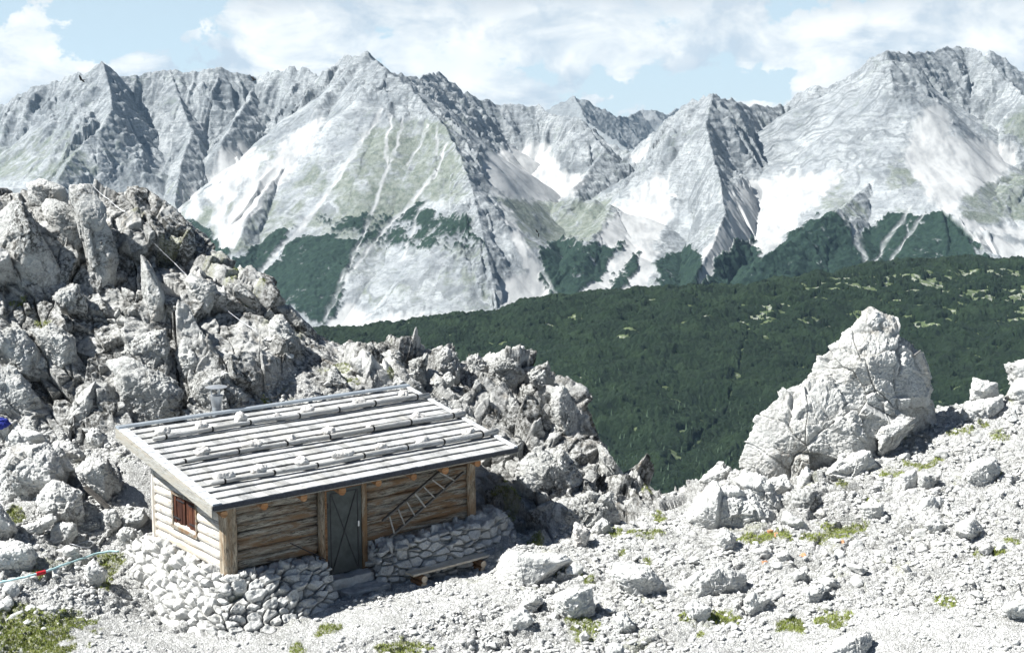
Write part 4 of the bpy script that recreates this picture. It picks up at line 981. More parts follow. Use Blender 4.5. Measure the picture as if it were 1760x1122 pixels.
 ('boulder','smooth white hump beside the narrow path on the far right',[(1640,916),(1650,895),(1673,890),(1690,910),(1670,926)],None,.8,None,5,'pale'),
 ('boulder','white wedge poking from the grass below the outcrop',[(1341,895),(1351,877),(1384,896),(1390,909),(1362,908)],None,.7,None,4,'pale'),
]
for e in rocks:
    nm, lb, out, Y, dp, fr, lv = e[:7]; mt = e[7] if len(e) > 7 else 'crag_rock'; am = e[8] if len(e) > 8 else 1.
    rock(nm, lb, out, Y, dp, fr, lv, mt, amp=am * ({'rock_slab': .6, 'crag_tower': 1.3}.get(nm, 1.)), cat={'boulder': 'boulder', 'rock_slab': 'rock slab', 'rock_spire': 'rock spire', 'crag_tower': 'crag', 'rock_pinnacle': 'pinnacle', 'rock_outcrop': 'outcrop'}[nm])
# stones lying on the roof against the poles
RSx = {3.42: [(.19,'blocky'),(1.28,'domed'),(2.43,'tall rough'),(3.51,'small'),(4.53,'rounded'),(6.19,'long pale'),(7.73,'pointed')], 1.80: [(.49,'rounded'),(1.92,'wide flat'),(3.02,'small square'),(4.17,'pyramid shaped'),(5.51,'small low'),(7.11,'rough blocky'),(8.46,'smooth oval')], .30: [(.20,'long double'),(1.23,'chunky'),(2.45,'grooved grey'),(3.67,'broad white'),(4.85,'squarish'),(6.18,'pitted oval'),(7.74,'smooth white')]}
ordn = ['first', 'second', 'third', 'fourth', 'fifth', 'sixth', 'last']
for y, lst in RSx.items():
    rn = {3.42: 'upper', 1.80: 'middle', .30: 'lower'}[y]
    for k, (x, look) in enumerate(lst):
        a, b, c_ = {'small': (.13, .10, .09), 'small square': (.13, .11, .11), 'small low': (.16, .10, .08), 'wide flat': (.30, .15, .11), 'long pale': (.22, .14, .13), 'long double': (.34, .13, .12), 'broad white': (.30, .17, .13), 'smooth oval': (.22, .12, .09), 'tall rough': (.18, .15, .17), 'pointed': (.19, .14, .14)}.get(look, (.20, .15, .13))
        r_ = random.Random(int(x * 100 + y * 7)); pts = []
        for i in range(22):
            v = np.array([r_.gauss(0, 1) for _ in range(3)]); v /= np.linalg.norm(v); pts.append(v * np.array([a, b, c_]) * 1.3 * r_.uniform(.9, 1.05))
        yy = y + .06 + b * .8; pl = np.array([x, yy, roofz(yy) + .03 + c_ * .95])
        X, T, c = rockgeo(pts, 3, 14, lambda X: fbm(X * 7, 4, int(x * 10)) * .02 + blocky(X, .09, int(x * 13), .7)[0] * .022)
        o = mk('stone', X, T.astype(np.int32), M['roofstone'], loc=tuple(h2w(pl))); o.rotation_euler = (0, 0, RZ + r_.uniform(-.2, .2))
        tag(o, f'{look} stone behind the {rn} roof pole, {ordn[k]} from the left', 'stone', 'stones weighting the roof poles')
# flat stones under the bench legs
for x, lb in ((4.85, 'flat pale stone under the left bench support'), (6.80, 'flat stone under the right bench support')):
    pts = [np.array([x + sx * .36 * random.uniform(.8, 1.1), -1.12 + sy * .28, -1.20 + sz * .12]) for sx in (-1, 0, 1) for sy in (-1, 0, 1) for sz in (-1, 1)]
    X, T, c = rockgeo([h2w(p) for p in pts], 4, 20, lambda X: fbm(X * 5, 4, 5) * .03); tag(mk('stone', X - c, T.astype(np.int32), M['pale'], loc=tuple(c)), lb, 'stone')
# ---- scattered stones
def smallrock(sd, lv, flat=.7):
    r_ = random.Random(sd); pts = []
    for i in range(13):
        v = np.array([r_.gauss(0, 1) for _ in range(3)]); v /= np.linalg.norm(v); pts.append(v * np.array([1, .8, flat]) * r_.uniform(.75, 1.05))
    X, T, c = rockgeo(pts, lv, 30, (lambda X: fbm(X * 2.2, 3, sd) * .10) if lv > 1 else None); return X - c, T
zone_idx = lambda m: np.where(m)[0]
onscreen = (gx > -60) & (gx < 1820) & (gy > 560) & (gy < 1170) & (Nf[:, 2] > .55)
lpx = w2h(P2); clear = ~((lpx[:, 0] > -1.5) & (lpx[:, 0] < 9.3) & (lpx[:, 1] > -1.5) & (lpx[:, 1] < 4.6))
proto = [smallrock(900 + k, 3, random.uniform(.55, .8)) for k in range(10)]
pm = []
for k, (X, T) in enumerate(proto):
    me_ = mk('broken_rock', X, T.astype(np.int32), M['pale']); pm.append(me_.data); bpy.data.objects.remove(me_)
zn = [('broken_rock', 'pale broken rock lying in the rubble field at the left of the hut', 'rock', 'broken rocks in the left rubble', onscreen & clear & (boulderf > .5) & (path < .2), 70, .10, .30),
      ('broken_rock', 'pale broken rock lying on the right hand gravel slope', 'rock', 'broken rocks on the right slope', onscreen & clear & (gx > 860) & (gy > 720 - .0 * gx) & (gy < 1045) & (crag < .1) & (path < .3), 85, .10, .26),
      ('broken_rock', 'pale broken rock near the bottom edge between mossy patches', 'rock', 'broken rocks along the bottom', onscreen & clear & (gx > 450) & (gy > 1035) & (path < .75), 35, .09, .2),
      ('broken_rock', 'grey broken rock lying on the scree between roof and crag', 'rock', 'broken rocks on the scree behind the roof', onscreen & clear & (gx > 420) & (gx < 1000) & (gy < 860) & (Nf[:, 2] > .6), 30, .10, .24)]
for nm, lb, ct, gp, mk_, nn, s0, s1 in zn:
    for i in rng.choice(zone_idx(mk_), nn, replace=False):
        o = bpy.data.objects.new(nm, random.choice(pm)); C.objects.link(o); s_ = s0 + (s1 - s0) * random.random() ** 1.8
        o.scale = (s_ * random.uniform(.9, 1.4), s_, s_ * random.uniform(.8, 1.1)); o.rotation_euler = (random.uniform(-.3, .3), random.uniform(-.3, .3), random.uniform(0, 6.3)); o.location = P2[i] + np.array([0, 0, s_ * .22]); tag(o, lb, ct, gp)
lowp = [smallrock(950 + k, 1, .65) for k in range(14)]
ii = zone_idx(onscreen & clear & (crag < .35)); wts = (1 - .80 * path[ii]) * np.clip(1 - 1.3 * mossp[ii], .02, 1) * np.clip(.35 + fbm(P2[ii] * .9, 3, 71) * 1.2, .05, 2)
ii = rng.choice(ii, 19000, replace=False, p=wts / wts.sum()); VV = []; FF = []; off = 0
for i in ii:
    X, T = lowp[rng.integers(14)]; s_ = .020 + .095 * rng.random() ** 3.2
    a = rng.random() * 6.28; R_ = np.array([[cos(a), -sin(a), 0], [sin(a), cos(a), 0], [0, 0, 1]]); VV.append((X * np.array([1.3, 1, .9]) * s_) @ R_.T + P2[i] + np.array([0, 0, s_ * .25])); FF.append(T + off); off += len(X)
ls = mk('loose_stones', np.concatenate(VV), np.concatenate(FF).astype(np.int32), M['pale']); tag(ls, 'countless small pale stones strewn over the gravel', 'stones', kind='stuff')
# orange stained stones
for k, (px, py, lb) in enumerate([(1324, 914, 'upper left orange stone by the mossy outcrop foot'), (1336, 922, 'orange stone right below the upper left one'), (1315, 969, 'lowest small orange stone on the right slope'), (1380, 956, 'orange stone between moss and the tilted white stone'), (1449, 934, 'orange stone under the long mossy strip'), (1445, 835, 'orange stone below the propped slab at the pinnacle')]):
    Y = ghit(px, py); X, T = smallrock(980 + k, 3, .8); o = mk('stone', X * .115, T.astype(np.int32), M['ochre'], loc=tuple(W(px, py, Y) + np.array([0, 0, .02]))); tag(o, lb, 'stone')
# ---- grass tufts
VV = []; FF = []; off = 0
gi = zone_idx((moss > .35) & (gx > -60) & (gx < 1820)); gi = rng.choice(gi, min(9000, len(gi)), replace=False)
for i in gi:
    nb = 5; base = P2[i]; hgt = .035 + .05 * rng.random()
    for b_ in range(nb):
        a = rng.random() * 6.28; l = rng.random() * .045; p = base + np.array([cos(a) * l, sin(a) * l, -.01]); lean = (rng.random(2) - .5) * .07; w_ = .006 + .006 * rng.random()
        VV.append(np.array([p + [w_ * cos(a + 1.5), w_ * sin(a + 1.5), 0], p - [w_ * cos(a + 1.5), w_ * sin(a + 1.5), 0], p + [lean[0], lean[1], hgt * (.6 + .7 * rng.random())]])); FF.append(np.array([[off, off + 1, off + 2]])); off += 3
gr = mk('alpine_grass', np.concatenate(VV), np.concatenate(FF).astype(np.int32), M['grass']); tag(gr, 'short yellow green alpine grass and cushion moss in patches', 'grass', kind='stuff')
# ------------------------------------------------------------------ wooded ridge across the valley
MC = [(300,620,1800),(400,600,1850),(560,580,1900),(620,577,1900),(690,572,1900),(800,552,1950),(870,538,1950),(950,523,2000),(1050,512,2000),(1200,507,2000),(1260,501,2050),(1330,492,2050),(1400,480,2100),(1450,472,2150),(1560,461,2200),(1700,458,2200),(1950,466,2200),
 (1150,835,1480),(1000,840,1480),(1300,850,1470),(1600,850,1500),(1950,850,1500),(500,840,1480),(560,740,1560),(850,760,1550),(1000,680,1650),(1300,680,1690),(700,625,1780),(850,620,1790),(1500,600,1860),(1760,650,1720),(1950,650,1720),(1760,560,1930),(1500,760,1570),(1760,760,1600),(1250,590,1830),(1000,600,1800),(1120,760,1560),(1100,640,1720),(1400,540,1960),(1150,550,1890)]
mc = np.array([W(*c) for c in MC])
ex = []
for c in MC[:17]:
    w_ = W(*c); ex.append(w_ + np.array([0, 180, -35])); ex.append(w_ + np.array([0, 700, -330]))
for px in (300, 800, 1200, 1600, 2000): ex.append(W(px, 1000, 1300))
mid0 = rbf(np.concatenate([mc, np.array(ex)])[:, :2], np.concatenate([mc, np.array(ex)])[:, 2])
def fan(hf, px0, px1, nc, nr, y0, y1, nyc=420, ncc=280, hidw=.15):
    """rows spread so the surface is sampled evenly; returns X, Y"""
    pc = np.linspace(px0, px1, ncc); h_ = (pc - 880) / F / (CP + .05 * SP); Yc = np.linspace(y0, y1, nyc)
    X = h_[:, None] * Yc[None]; Y = np.broadcast_to(Yc[None], X.shape); Z = hf(X, Y)
    ds = np.sqrt(np.diff(Y, axis=1) ** 2 + np.diff(Z, axis=1) ** 2) / Y[:, 1:]
    sx, sy = Pj(X, Y, Z); cr = np.minimum.accumulate(sy, axis=1)[:, 1:]; hid = sy[:, 1:] > cr + 10
    vis = np.abs(np.diff(sy, axis=1)) / F
    wg = ds * .35 * np.where(hid, hidw, 1) + vis * np.where(hid, 0, 1.)
    k = 9; pad = np.pad(wg, ((k, k), (0, 0)), mode='edge'); cs = np.cumsum(np.pad(pad, ((1, 0), (0, 0))), 0); wg = (cs[2 * k + 1:] - cs[:-2 * k - 1]) / (2 * k + 1)
    cum = np.concatenate([np.zeros((ncc, 1)), np.cumsum(wg, 1)], 1)
    R = np.stack([np.interp(np.linspace(0, cum[i, -1], nr), cum[i], Yc) for i in range(ncc)], 0)
    pf = np.linspace(px0, px1, nc); hf_ = (pf - 880) / F / (CP + .05 * SP)
    i = np.linspace(0, ncc - 1, nc); i0 = np.minimum(i.astype(int), ncc - 2); t = (i - i0)[:, None]
    R = R[i0] * (1 - t) + R[i0 + 1] * t
    return (hf_[:, None] * R).T, R.T
gl = [(1040, 880), (1110, 838), (1165, 795), (1245, 700), (1268, 650), (1275, 610), (1300, 560)]
MX, MY = fan(lambda x, y: mid0(x, y), 480, 1900, int(1000 * RES), int(620 * RES), 1400, 2450)
MZ = mid0(MX, MY)
q = np.stack([MX, MY, MX * 0], 2).reshape(-1, 3)
und = fbm(q / 170., 3, 201) * 8 + ridged(q @ rotm(0, 0, -.9) / np.array([75, 190, 60]), 3, 205) * 13 + fbm(q / 38., 3, 207) * 3.5 - 6
mx, my = Pj(MX.ravel(), MY.ravel(), MZ.ravel())
gd_ = dpoly(mx, my, gl); cut = sstep(16, 0, gd_)
Hm = MZ.ravel() + und - .6 * cut
nearcrest = 1
Pm = np.stack([MX.ravel(), MY.ravel(), Hm], 1)
# open grass among the dwarf pine
gm = np.full(len(Pm), 0.)
def gpatch(px, py, rx, ry, s=1.):
    e = 1 - np.sqrt(((mx - px) / rx) ** 2 + ((my - py) / ry) ** 2); np.maximum(gm, sstep(-.7, .5, e) * s, out=gm)
for g_ in [(1500,480,60,7),(1560,487,70,9),(1620,478,60,6),(1690,472,60,6),(1420,492,40,5),(1600,505,60,6),(1700,512,80,10),(1740,500,50,8),(1540,520,50,5),(1340,535,40,7),(1300,548,30,5),(1210,558,30,6),(1460,500,40,5),(1400,560,30,5),(1250,580,25,5),(1210,530,30,4),(1150,515,40,3),(1000,545,30,4),(1360,635,28,6),(1270,648,30,5),(1330,610,20,4),(950,560,20,4),(1600,560,40,5),(1690,600,30,5),(1480,545,30,5),(1750,545,30,6),(1110,610,12,4),(1180,640,10,3),(1225,560,16,4),(1645,540,40,5),(1120,545,20,3)]: gpatch(*g_)
n1 = fbm(q / np.array([34, 12, 12]), 5, 211, .68) * 1.15
gm *= np.clip(.75 + fbm(q / np.array([90, 30, 30]), 3, 215) * 1.1, 0, 1)
opn = sstep(.36, .50, np.minimum(gm, .62) * .9 + n1 * .95 - .16 + .20 * sstep(1150, 1500, mx) * sstep(620, 520, my) + .10 * (mx > 1150) * sstep(640, 520, my) + .25 * sstep(.3, .9, n1))
opn = np.maximum(opn, sstep(2.2, .6, gd_ + n1 * 4.) * .9)
rk = sstep(.35, .6, fbm(q / 9., 3, 221) + .35 * (gm > .4)) * opn
F1, F2, H_, V_ = worley(q / np.array([6., 6., 6.]), 231)
F1b, F2b, Hb, Vb = worley(q / np.array([30., 18., 20]), 232)
clump = np.clip(1 - F1 * F1 * 1.1, 0, 1) * (1.6 + 2.8 * _f(H_)) + np.clip(1 - F1b ** 2, 0, 1) * (2.5 + 4 * _f(Hb)) + fbm(q / 3.2, 2, 233) * 1.1 + fbm(q / np.array([60., 22, 30]), 3, 236) * 3.5
can = clump * (1 - opn) - opn * 1.5
mid = mk('valley_slope', Pm, gridfaces(*MX.shape), M['meadow'], smooth=True, attrs={'rock': ('FLOAT', rk)})
tag(mid, kind='structure')
fcs = gridfaces(*MX.shape); keep = (opn[fcs] < .9).any(1)
Pc = Pm.copy(); Pc[:, 2] += can
fcs = fcs[keep]; used = np.unique(fcs); rem = np.full(len(Pc), -1); rem[used] = np.arange(len(used))
can_o = mk('dwarf_pine', Pc[used], rem[fcs].astype(np.int32), M['pine'], smooth=False, attrs={'tone': ('FLOAT', (_f(H_) * .6 + .4 * _f(Hb))[used])})
tag(can_o, 'dark green carpet of dwarf pine over the ridge across the valley', 'shrubs', kind='stuff')
# small spruces standing above the dwarf pine
def spruce(sd):
    r_ = random.Random(sd); V = []; Fc = []; n = 7; lv = 9
    for i in range(lv):
        z0 = .06 + .9 * i / lv; rad = .20 * (1 - i / lv) ** .85 + .02; o = len(V)
        for k in range(n):
            a = 2 * pi * k / n + i; rr_ = rad * r_.uniform(.65, 1.25); V.append((rr_ * cos(a), rr_ * sin(a), z0 - .03 * r_.random()))
        V.append((0, 0, z0 + .20 if i < lv - 1 else 1.02))
        for k in range(n): Fc.append((o + k, o + (k + 1) % n, o + n))
    o = len(V)
    for k in range(4): a = pi / 2 * k; V += [(.02 * cos(a), .02 * sin(a), -.15), (.02 * cos(a), .02 * sin(a), .2)]
    for k in range(4): Fc.append((o + 2 * k, o + (2 * k + 2) % 8, o + (2 * k + 3) % 8, o + 2 * k + 1))
    me = bpy.data.meshes.new('spruce_tree'); me.from_pydata(V, [], Fc); me.materials.append(M['spruce']); return me
spm = [spruce(k) for k in range(5)]
i_s = np.where((mx > 760) & (mx < 1500) & (my > 625 + .05 * (mx - 900)) & (my < 850) & (opn < .5))[0]
prob = np.clip((my[i_s] - 610) / 160, .05, 1) ; i_s = rng.choice(i_s, 290, replace=False, p=prob / prob.sum())
for i in i_s:
    o = bpy.data.objects.new('spruce_tree', random.choice(spm)); C.objects.link(o); o.location = Pm[i] + np.array([0, 0, 1.2]); s_ = random.uniform(5.5, 10.5); o.scale = (s_ * random.uniform(.7, 1.1), s_ * .9, s_); o.rotation_euler = (0, 0, random.uniform(0, 6))
    tag(o, 'small slim spruce rising from the dwarf pine on the valley slope', 'tree', 'spruces scattered on the valley slope')
# ------------------------------------------------------------------ far limestone range
RG = [  # (points px,py,Y), upper slope, upper depth, lower slope, gully amp
 ([(-250,205,3900),(0,188,3850),(60,152,3850),(110,140,3850),(140,128,3820),(175,110,3800),(205,134,3850),(240,134,3880),(262,128,3900),(292,124,3900),(330,127,3900),(382,121,3900),(425,133,3920),(440,137,3950),(480,122,3900),(522,119,3850),(545,135,3820),(575,118,3760),(592,99,3700),(605,104,3650),(630,94,3600)], 1.25, 150, .66, 26),
 ([(630,94,3600),(650,115,3640),(672,128,3700),(690,131,3760),(720,138,3850),(750,129,4100),(762,130,4120),(785,150,4150),(810,168,4200),(850,180,4250),(880,184,4250),(925,184,4250),(950,203,4200),(1000,206,4100),(1015,225,4080),(1040,245,4050),(1085,266,4000),(1120,258,4000),(1150,262,3950)], 1.15, 170, .62, 22),
 ([(630,94,3600),(665,125,3500),(700,150,3430),(735,190,3350),(765,222,3270),(790,270,3150),(812,330,3020),(828,400,2900),(845,480,2790),(858,560,2700)], .95, 60, .74, 6),
 ([(630,94,3600),(560,170,3500),(520,240,3400),(470,310,3250),(420,380,3080)], .9, 40, .72, 4),
 ([(175,110,3800),(188,150,3700),(193,190,3600),(170,230,3520),(130,262,3450),(95,320,3300),(60,400,3150)], 1.2, 120, .7, 20),
 ([(292,124,3900),(310,180,3780),(330,230,3650),(310,290,3500),(300,350,3350),(320,430,3200)], 1.1, 70, .7, 14),
 ([(440,137,3950),(425,180,3800),(400,215,3680),(380,250,3600)], 1.2, 70, .75, 14),
 ([(1040,282,4000),(1085,262,3950),(1120,235,3850),(1150,205,3760),(1190,177,3650),(1225,167,3550),(1262,176,3620),(1290,184,3750),(1345,187,3850),(1370,165,3850),(1402,151,3800),(1440,149,3780),(1460,135,3740),(1480,118,3700),(1505,98,3620),(1522,94,3600),(1560,96,3680),(1600,91,3780),(1650,81,3850),(1675,90,3830),(1700,108,3760),(1730,140,3700),(1760,170,3600),(1850,220,3500)], 1.25, 150, .64, 24),
 ([(1225,167,3550),(1212,215,3440),(1222,260,3340),(1236,310,3200),(1246,370,3060),(1225,420,2950),(1185,500,2790)], 1.35, 110, .66, 14),
 ([(1522,94,3600),(1535,150,3500),(1545,210,3400),(1560,280,3280),(1600,350,3100),(1650,410,2950),(1720,470,2800)], .85, 40, .62, 12),
 ([(1560,280,3280),(1490,325,3150),(1430,375,3000),(1330,440,2850),(1260,500,2750)], .9, 50, .62, 8),
 ([(1402,151,3800),(1420,210,3680),(1450,270,3560),(1440,300,3480)], 1.2, 90, .7, 12),
 ([(1880,250,3300),(1760,310,3200),(1700,345,3120),(1660,375,3040),(1690,430,2900)], .7, 30, .5, 4),
 ([(860,350,3320),(900,345,3330),(950,352,3330),(1000,348,3300),(1050,352,3260),(1030,400,3080),(980,450,2930),(950,500,2830)], .55, 40, .45, 4),
 ([(1760,60,3950),(1700,90,4250),(1730,106,4250),(1790,150,4250)][1:], 1.2, 150, .65, 14),
 ([(940,260,4100),(985,230,3980),(1010,222,3900),(1040,262,3820),(1010,300,3700),(985,325,3600)], 1.1, 90, .7, 14),
]
base_far = rbf(np.array([W(*c)[:2] for c in [(-200,560,2700),(300,520,2800),(560,590,2650),(860,570,2650),(1100,540,2650),(1400,520,2650),(1900,500,2650),(900,345,3500),(1000,345,3500),(1400,400,3200),(300,420,3400),(0,400,3500),(1700,400,3200),(900,200,5200),(1700,200,5200),(0,200,5200)]]), np.array([-520,-490,-470,-470,-440,-400,-380,-215,-215,-235,-330,-290,-190,-300,-300,-300.]))
def seg_field(X, Y, pts, s1, d1, s2):
    w_ = np.array([W(*p) for p in pts]); bk_ = np.full(X.shape, 1e9); bd = np.full(X.shape, 1e9); bz = np.zeros(X.shape); bs = np.zeros(X.shape); bside = np.zeros(X.shape); acc = 0
    for a, b in zip(w_[:-1], w_[1:]):
        d = b[:2] - a[:2]; L2 = d @ d; L = sqrt(L2)
        t = np.clip(((X - a[0]) * d[0] + (Y - a[1]) * d[1]) / L2, 0, 1)
        dx = X - a[0] - t * d[0]; dy = Y - a[1] - t * d[1]; dd = np.hypot(dx, dy)
        ky = np.where(dd < d1, s1 * dd, s1 * d1 + s2 * (dd - d1)) - (a[2] + (b[2] - a[2]) * t)
        m = ky < bk_; bk_ = np.where(m, ky, bk_); bd = np.where(m, dd, bd); bz = np.where(m, a[2] + (b[2] - a[2]) * t, bz); bs = np.where(m, acc + L * t, bs); bside = np.where(m, (d[0] * dy - d[1] * dx) / (L * dd + 1e-6), bside); acc += L
    return bd, bz, bs, bside
def seg_gap(X, Y, pts, key, bs, s1, d1, s2):
    """how much farther the next separate stretch of the same ridge is"""
    w_ = np.array([W(*p) for p in pts]); g2 = np.full(X.shape, 1e9); acc = 0
    for a, b in zip(w_[:-1], w_[1:]):
        d = b[:2] - a[:2]; L2 = d @ d; L = sqrt(L2); t = ((X - a[0]) * d[0] + (Y - a[1]) * d[1]) / L2
        dd = np.hypot(X - a[0] - t * d[0], Y - a[1] - t * d[1]); ok = (t > -.02) & (t < 1.02) & (np.abs(acc + L * t - bs) > 12)
        dd = np.where(dd < d1, s1 * dd, s1 * d1 + s2 * (dd - d1)) - (a[2] + (b[2] - a[2]) * t); g2 = np.where(ok, np.minimum(g2, dd), g2); acc += L
    return g2 - key
def farH(X, Y, detail=True):
    sh = X.shape; X = X.ravel().astype(float); Y = Y.ravel().astype(float); n = len(X)
    q = np.stack([X, Y, X * 0], 1)
    wx = fbm(q / 260., 3, 301) * 45; wy = fbm(q / 260. + 30, 3, 302) * 45
    H = base_far(X, Y); rock = np.zeros(n); cd = np.full(n, 1e9); SKf = np.zeros(n); DDf = np.zeros(n)
    for k, (pts, s1, d1, s2, ga) in enumerate(RG):
        d0, z, s, sd_ = seg_field(X, Y, pts, s1, d1, s2); cd = np.minimum(cd, d0)
        jj = np.where(z - np.where(d0 < d1, s1 * d0, s1 * d1 + s2 * (d0 - d1)) > H - 130)[0]
        if len(jj) == 0: continue
        Hf, Xf, Yf, qf, wxf, wyf, rkf = H, X, Y, q, wx, wy, rock
        H, X, Y, q, wx, wy, rock, d0, z, s, sd_ = H[jj], X[jj], Y[jj], q[jj], wx[jj], wy[jj], rock[jj], d0[jj], z[jj], s[jj], sd_[jj]
        dw, _z, sw, _ = seg_field(X + wx, Y + wy, pts, s1, d1, s2); endf = sstep(0., .45, np.abs(sd_)) * sstep(0, 34, seg_gap(X + wx, Y + wy, pts, np.where(dw < d1, s1 * dw, s1 * d1 + s2 * (dw - d1)) - _z, sw, s1, d1, s2)); sd_ = np.sign(sd_)
        fade = sstep(0, 90, d0); d = d0 * (1 - fade) + dw * fade
        kw_ = np.where(dw < d1, s1 * dw, s1 * d1 + s2 * (dw - d1)) - _z; k0_ = np.where(d0 < d1, s1 * d0, s1 * d1 + s2 * (d0 - d1)) - z
        h = -(k0_ * (1 - fade) + kw_ * fade)
        if detail:
            h = h + 11 * (ridged(np.stack([s / 60., s * 0 + k, s * 0], 1), 3, 300 + k, .6) - .45) * sstep(90, 20, d0)
            sk = sw + sd_ * 977 + k * 3001
            sw2 = sk + 14 * fbm(q / 60., 2, 340 + k)
            g1 = ridged(np.stack([sw2 / 75., d / 520., sk * 0], 1), 3, 310 + k, .55); g3 = ridged(np.stack([sw2 / 34., d / 260., sk * 0 + 2], 1), 2, 320 + k); g2 = vnoise(np.stack([sw2 / 26., d / 160., sk * 0 + 5], 1), 330 + k)
            fr = sstep(4, 60, d) * endf; rockf = sstep(d1 * 1.9, d1 * .8, d + 30 * fbm(q / 90., 2, 350 + k))
            h = h + fr * (ga * 1.5 * (g1 - .45) * (.35 + .75 * rockf) + ga * .35 * g2 * (.2 + rockf) + ga * .55 * (g3 - .4) * rockf)
        m = h > H
        H = np.where(m, h, H)
        if detail: rock = np.where(m, rockf, rock); SKf[jj] = np.where(m, sw2, SKf[jj]); DDf[jj] = np.where(m, d, DDf[jj])
        Hf[jj] = H; rkf[jj] = rock; H, X, Y, q, wx, wy, rock = Hf, Xf, Yf, qf, wxf, wyf, rkf
    if detail: return H.reshape(sh), rock.reshape(sh), cd.reshape(sh), SKf, DDf
    return H.reshape(sh), rock.reshape(sh)
FX, FY = fan(lambda x, y: farH(x, y, False)[0], -130, 1890, int(1150 * RES), int(900 * RES), 2620, 4420, 380, 260, .45)
FH, frock, fcd, SK, DD = farH(FX, FY)
fq = np.stack([FX, FY, FH], 2).reshape(-1, 3); H = FH.ravel().copy(); rock = frock.ravel().copy()
mx, my = Pj(fq[:, 0], fq[:, 1], fq[:, 2])
w1 = fbm(fq / 70., 4, 401) * 13; w2 = fbm(fq / 70. + 50, 4, 402) * 10
ax, ay = mx + w1, my + w2
def sm(poly, w=8, dx=0., dy=0.): return sstep(-w, w, sdpoly(mx + w1 * 1.0, my + w2 * 1.0, poly))
SC = [[(548,195),(566,212),(500,290),(440,365),(388,440),(372,436),(385,370),(430,310),(500,240)],[(385,250),(425,250),(452,270),(440,305),(405,325),(388,365),(372,330),(365,300)],[(355,300),(375,300),(396,400),(388,445),(376,430)],[(320,330),(335,325),(345,360),(332,380)],
 [(825,285),(850,262),(940,248),(960,290),(1010,305),(985,335),(960,350),(900,345),(868,340),(838,315)],[(862,360),(880,362),(908,430),(955,520),(950,540),(870,560),(848,500),(905,470),(885,420)],
 [(1120,312),(1152,300),(1152,360),(1130,420),(1112,508),(1000,510),(1040,460),(1066,430),(1034,420),(1042,380),(1090,332)],[(1236,338),(1262,322),(1335,300),(1447,293),(1430,322),(1400,352),(1370,382),(1340,412),(1310,440),(1270,462),(1210,505),(1192,480),(1210,430),(1242,390),(1252,370)],
 [(1600,180),(1625,186),(1642,232),(1700,248),(1745,262),(1735,300),(1690,322),(1648,342),(1650,372),(1690,388),(1790,395),(1790,408),(1720,408),(1660,398),(1602,346),(1580,310),(1548,258),(1580,210)],[(555,590),(560,545),(590,520),(640,540),(720,548),(850,535),(850,580)],[(1080,268),(1118,250),(1110,275),(1090,290)],[(1640,395),(1700,430),(1790,470),(1790,440),(1700,405)]]
scree = np.zeros(len(H))
wn = fbm(fq / 30., 3, 405)
scw = fbm(np.stack([fq[:, 0] / 20., fq[:, 2] / 50., fq[:, 1] / 60.], 1), 4, 407, .6)
for p_ in SC: scree = np.maximum(scree, sm(p_, 14))
scree = sstep(.15, .85, scree + scw * .36 + wn * .16) * (scree > .01)
LN = [([(655,190),(640,220),(590,290),(545,360),(510,402),(470,445),(436,486)], 5),([(668,205),(664,290),(645,350),(625,410),(606,446),(556,552)], 4),([(735,215),(722,245),(700,285)], 2.5),([(770,250),(750,300),(690,362),(640,422),(604,466),(590,490)], 4),([(690,205),(685,250),(668,285)], 2.5),([(730,350),(705,400),(690,450)], 2.5),([(310,330),(306,400),(300,440)], 5),([(1500,470),(1480,430),(1468,400),(1440,370)], 5),([(1500,465),(1520,420),(1550,385),(1560,360)], 4),([(1520,462),(1560,410),(1590,370)], 3.5),([(955,515),(920,450),(880,370),(860,350)], 3),([(1060,390),(1030,430),(1040,380)], 3),([(750,225),(752,270)], 2)]
lnm = np.zeros(len(H))
for l_, w_ in LN: lnm = np.maximum(lnm, sstep(w_ * 1.1 + 1., w_ * .2, dpoly(mx + w1 * .5, my + w2 * .3, l_) + wn * w_ * .9) * np.clip(.75 + wn * .8, .2, 1))
scree = np.maximum(scree, lnm)
GS = [([(640,215),(690,200),(775,220),(806,300),(790,345),(720,340),(650,400),(600,412),(520,395),(560,320),(600,268)],.9),([(440,345),(520,290),(585,262),(560,340),(500,400),(430,440),(395,440),(410,390)],.75),([(860,335),(960,342),(1055,345),(1058,400),(1010,425),(930,425),(890,400)],1.),([(-50,270),(60,235),(130,230),(165,300),(100,320),(-50,310)],.6),([(430,250),(470,260),(455,300),(425,310)],.7),([(1650,325),(1770,290),(1800,370),(1690,392),(1648,372)],.9),([(1395,335),(1432,308),(1485,350),(1500,370),(1420,392)],.6),([(1545,250),(1600,320),(1570,340),(1530,330)],.5),([(560,410),(800,380),(830,420),(850,550),(640,520),(590,500)],.30),([(290,330),(400,330),(420,420),(300,420)],.55),([(1720,210),(1790,190),(1790,260),(1730,240)],.7),([(1270,415),(1320,405),(1310,440),(1270,445)],.5),([(1530,400),(1650,370),(1700,440),(1500,470)],.4),([(780,480),(840,500),(850,545),(790,545)],.5)]
grass = np.zeros(len(H)); gN = fbm(fq / np.array([26., 26, 60]), 4, 411); gN2 = fbm(fq / 8., 3, 412)
for p_, s_ in GS: grass = np.maximum(grass, sm(p_, 16) * s_)
gS = fbm(np.stack([SK / 11., DD / 110., SK * 0 + 9], 1), 4, 413, .65)
grass = .85 * sstep(.12, .95, grass * .95 + gN * .40 + gN2 * .22 + gS * .60 - .10) * (grass > .02)
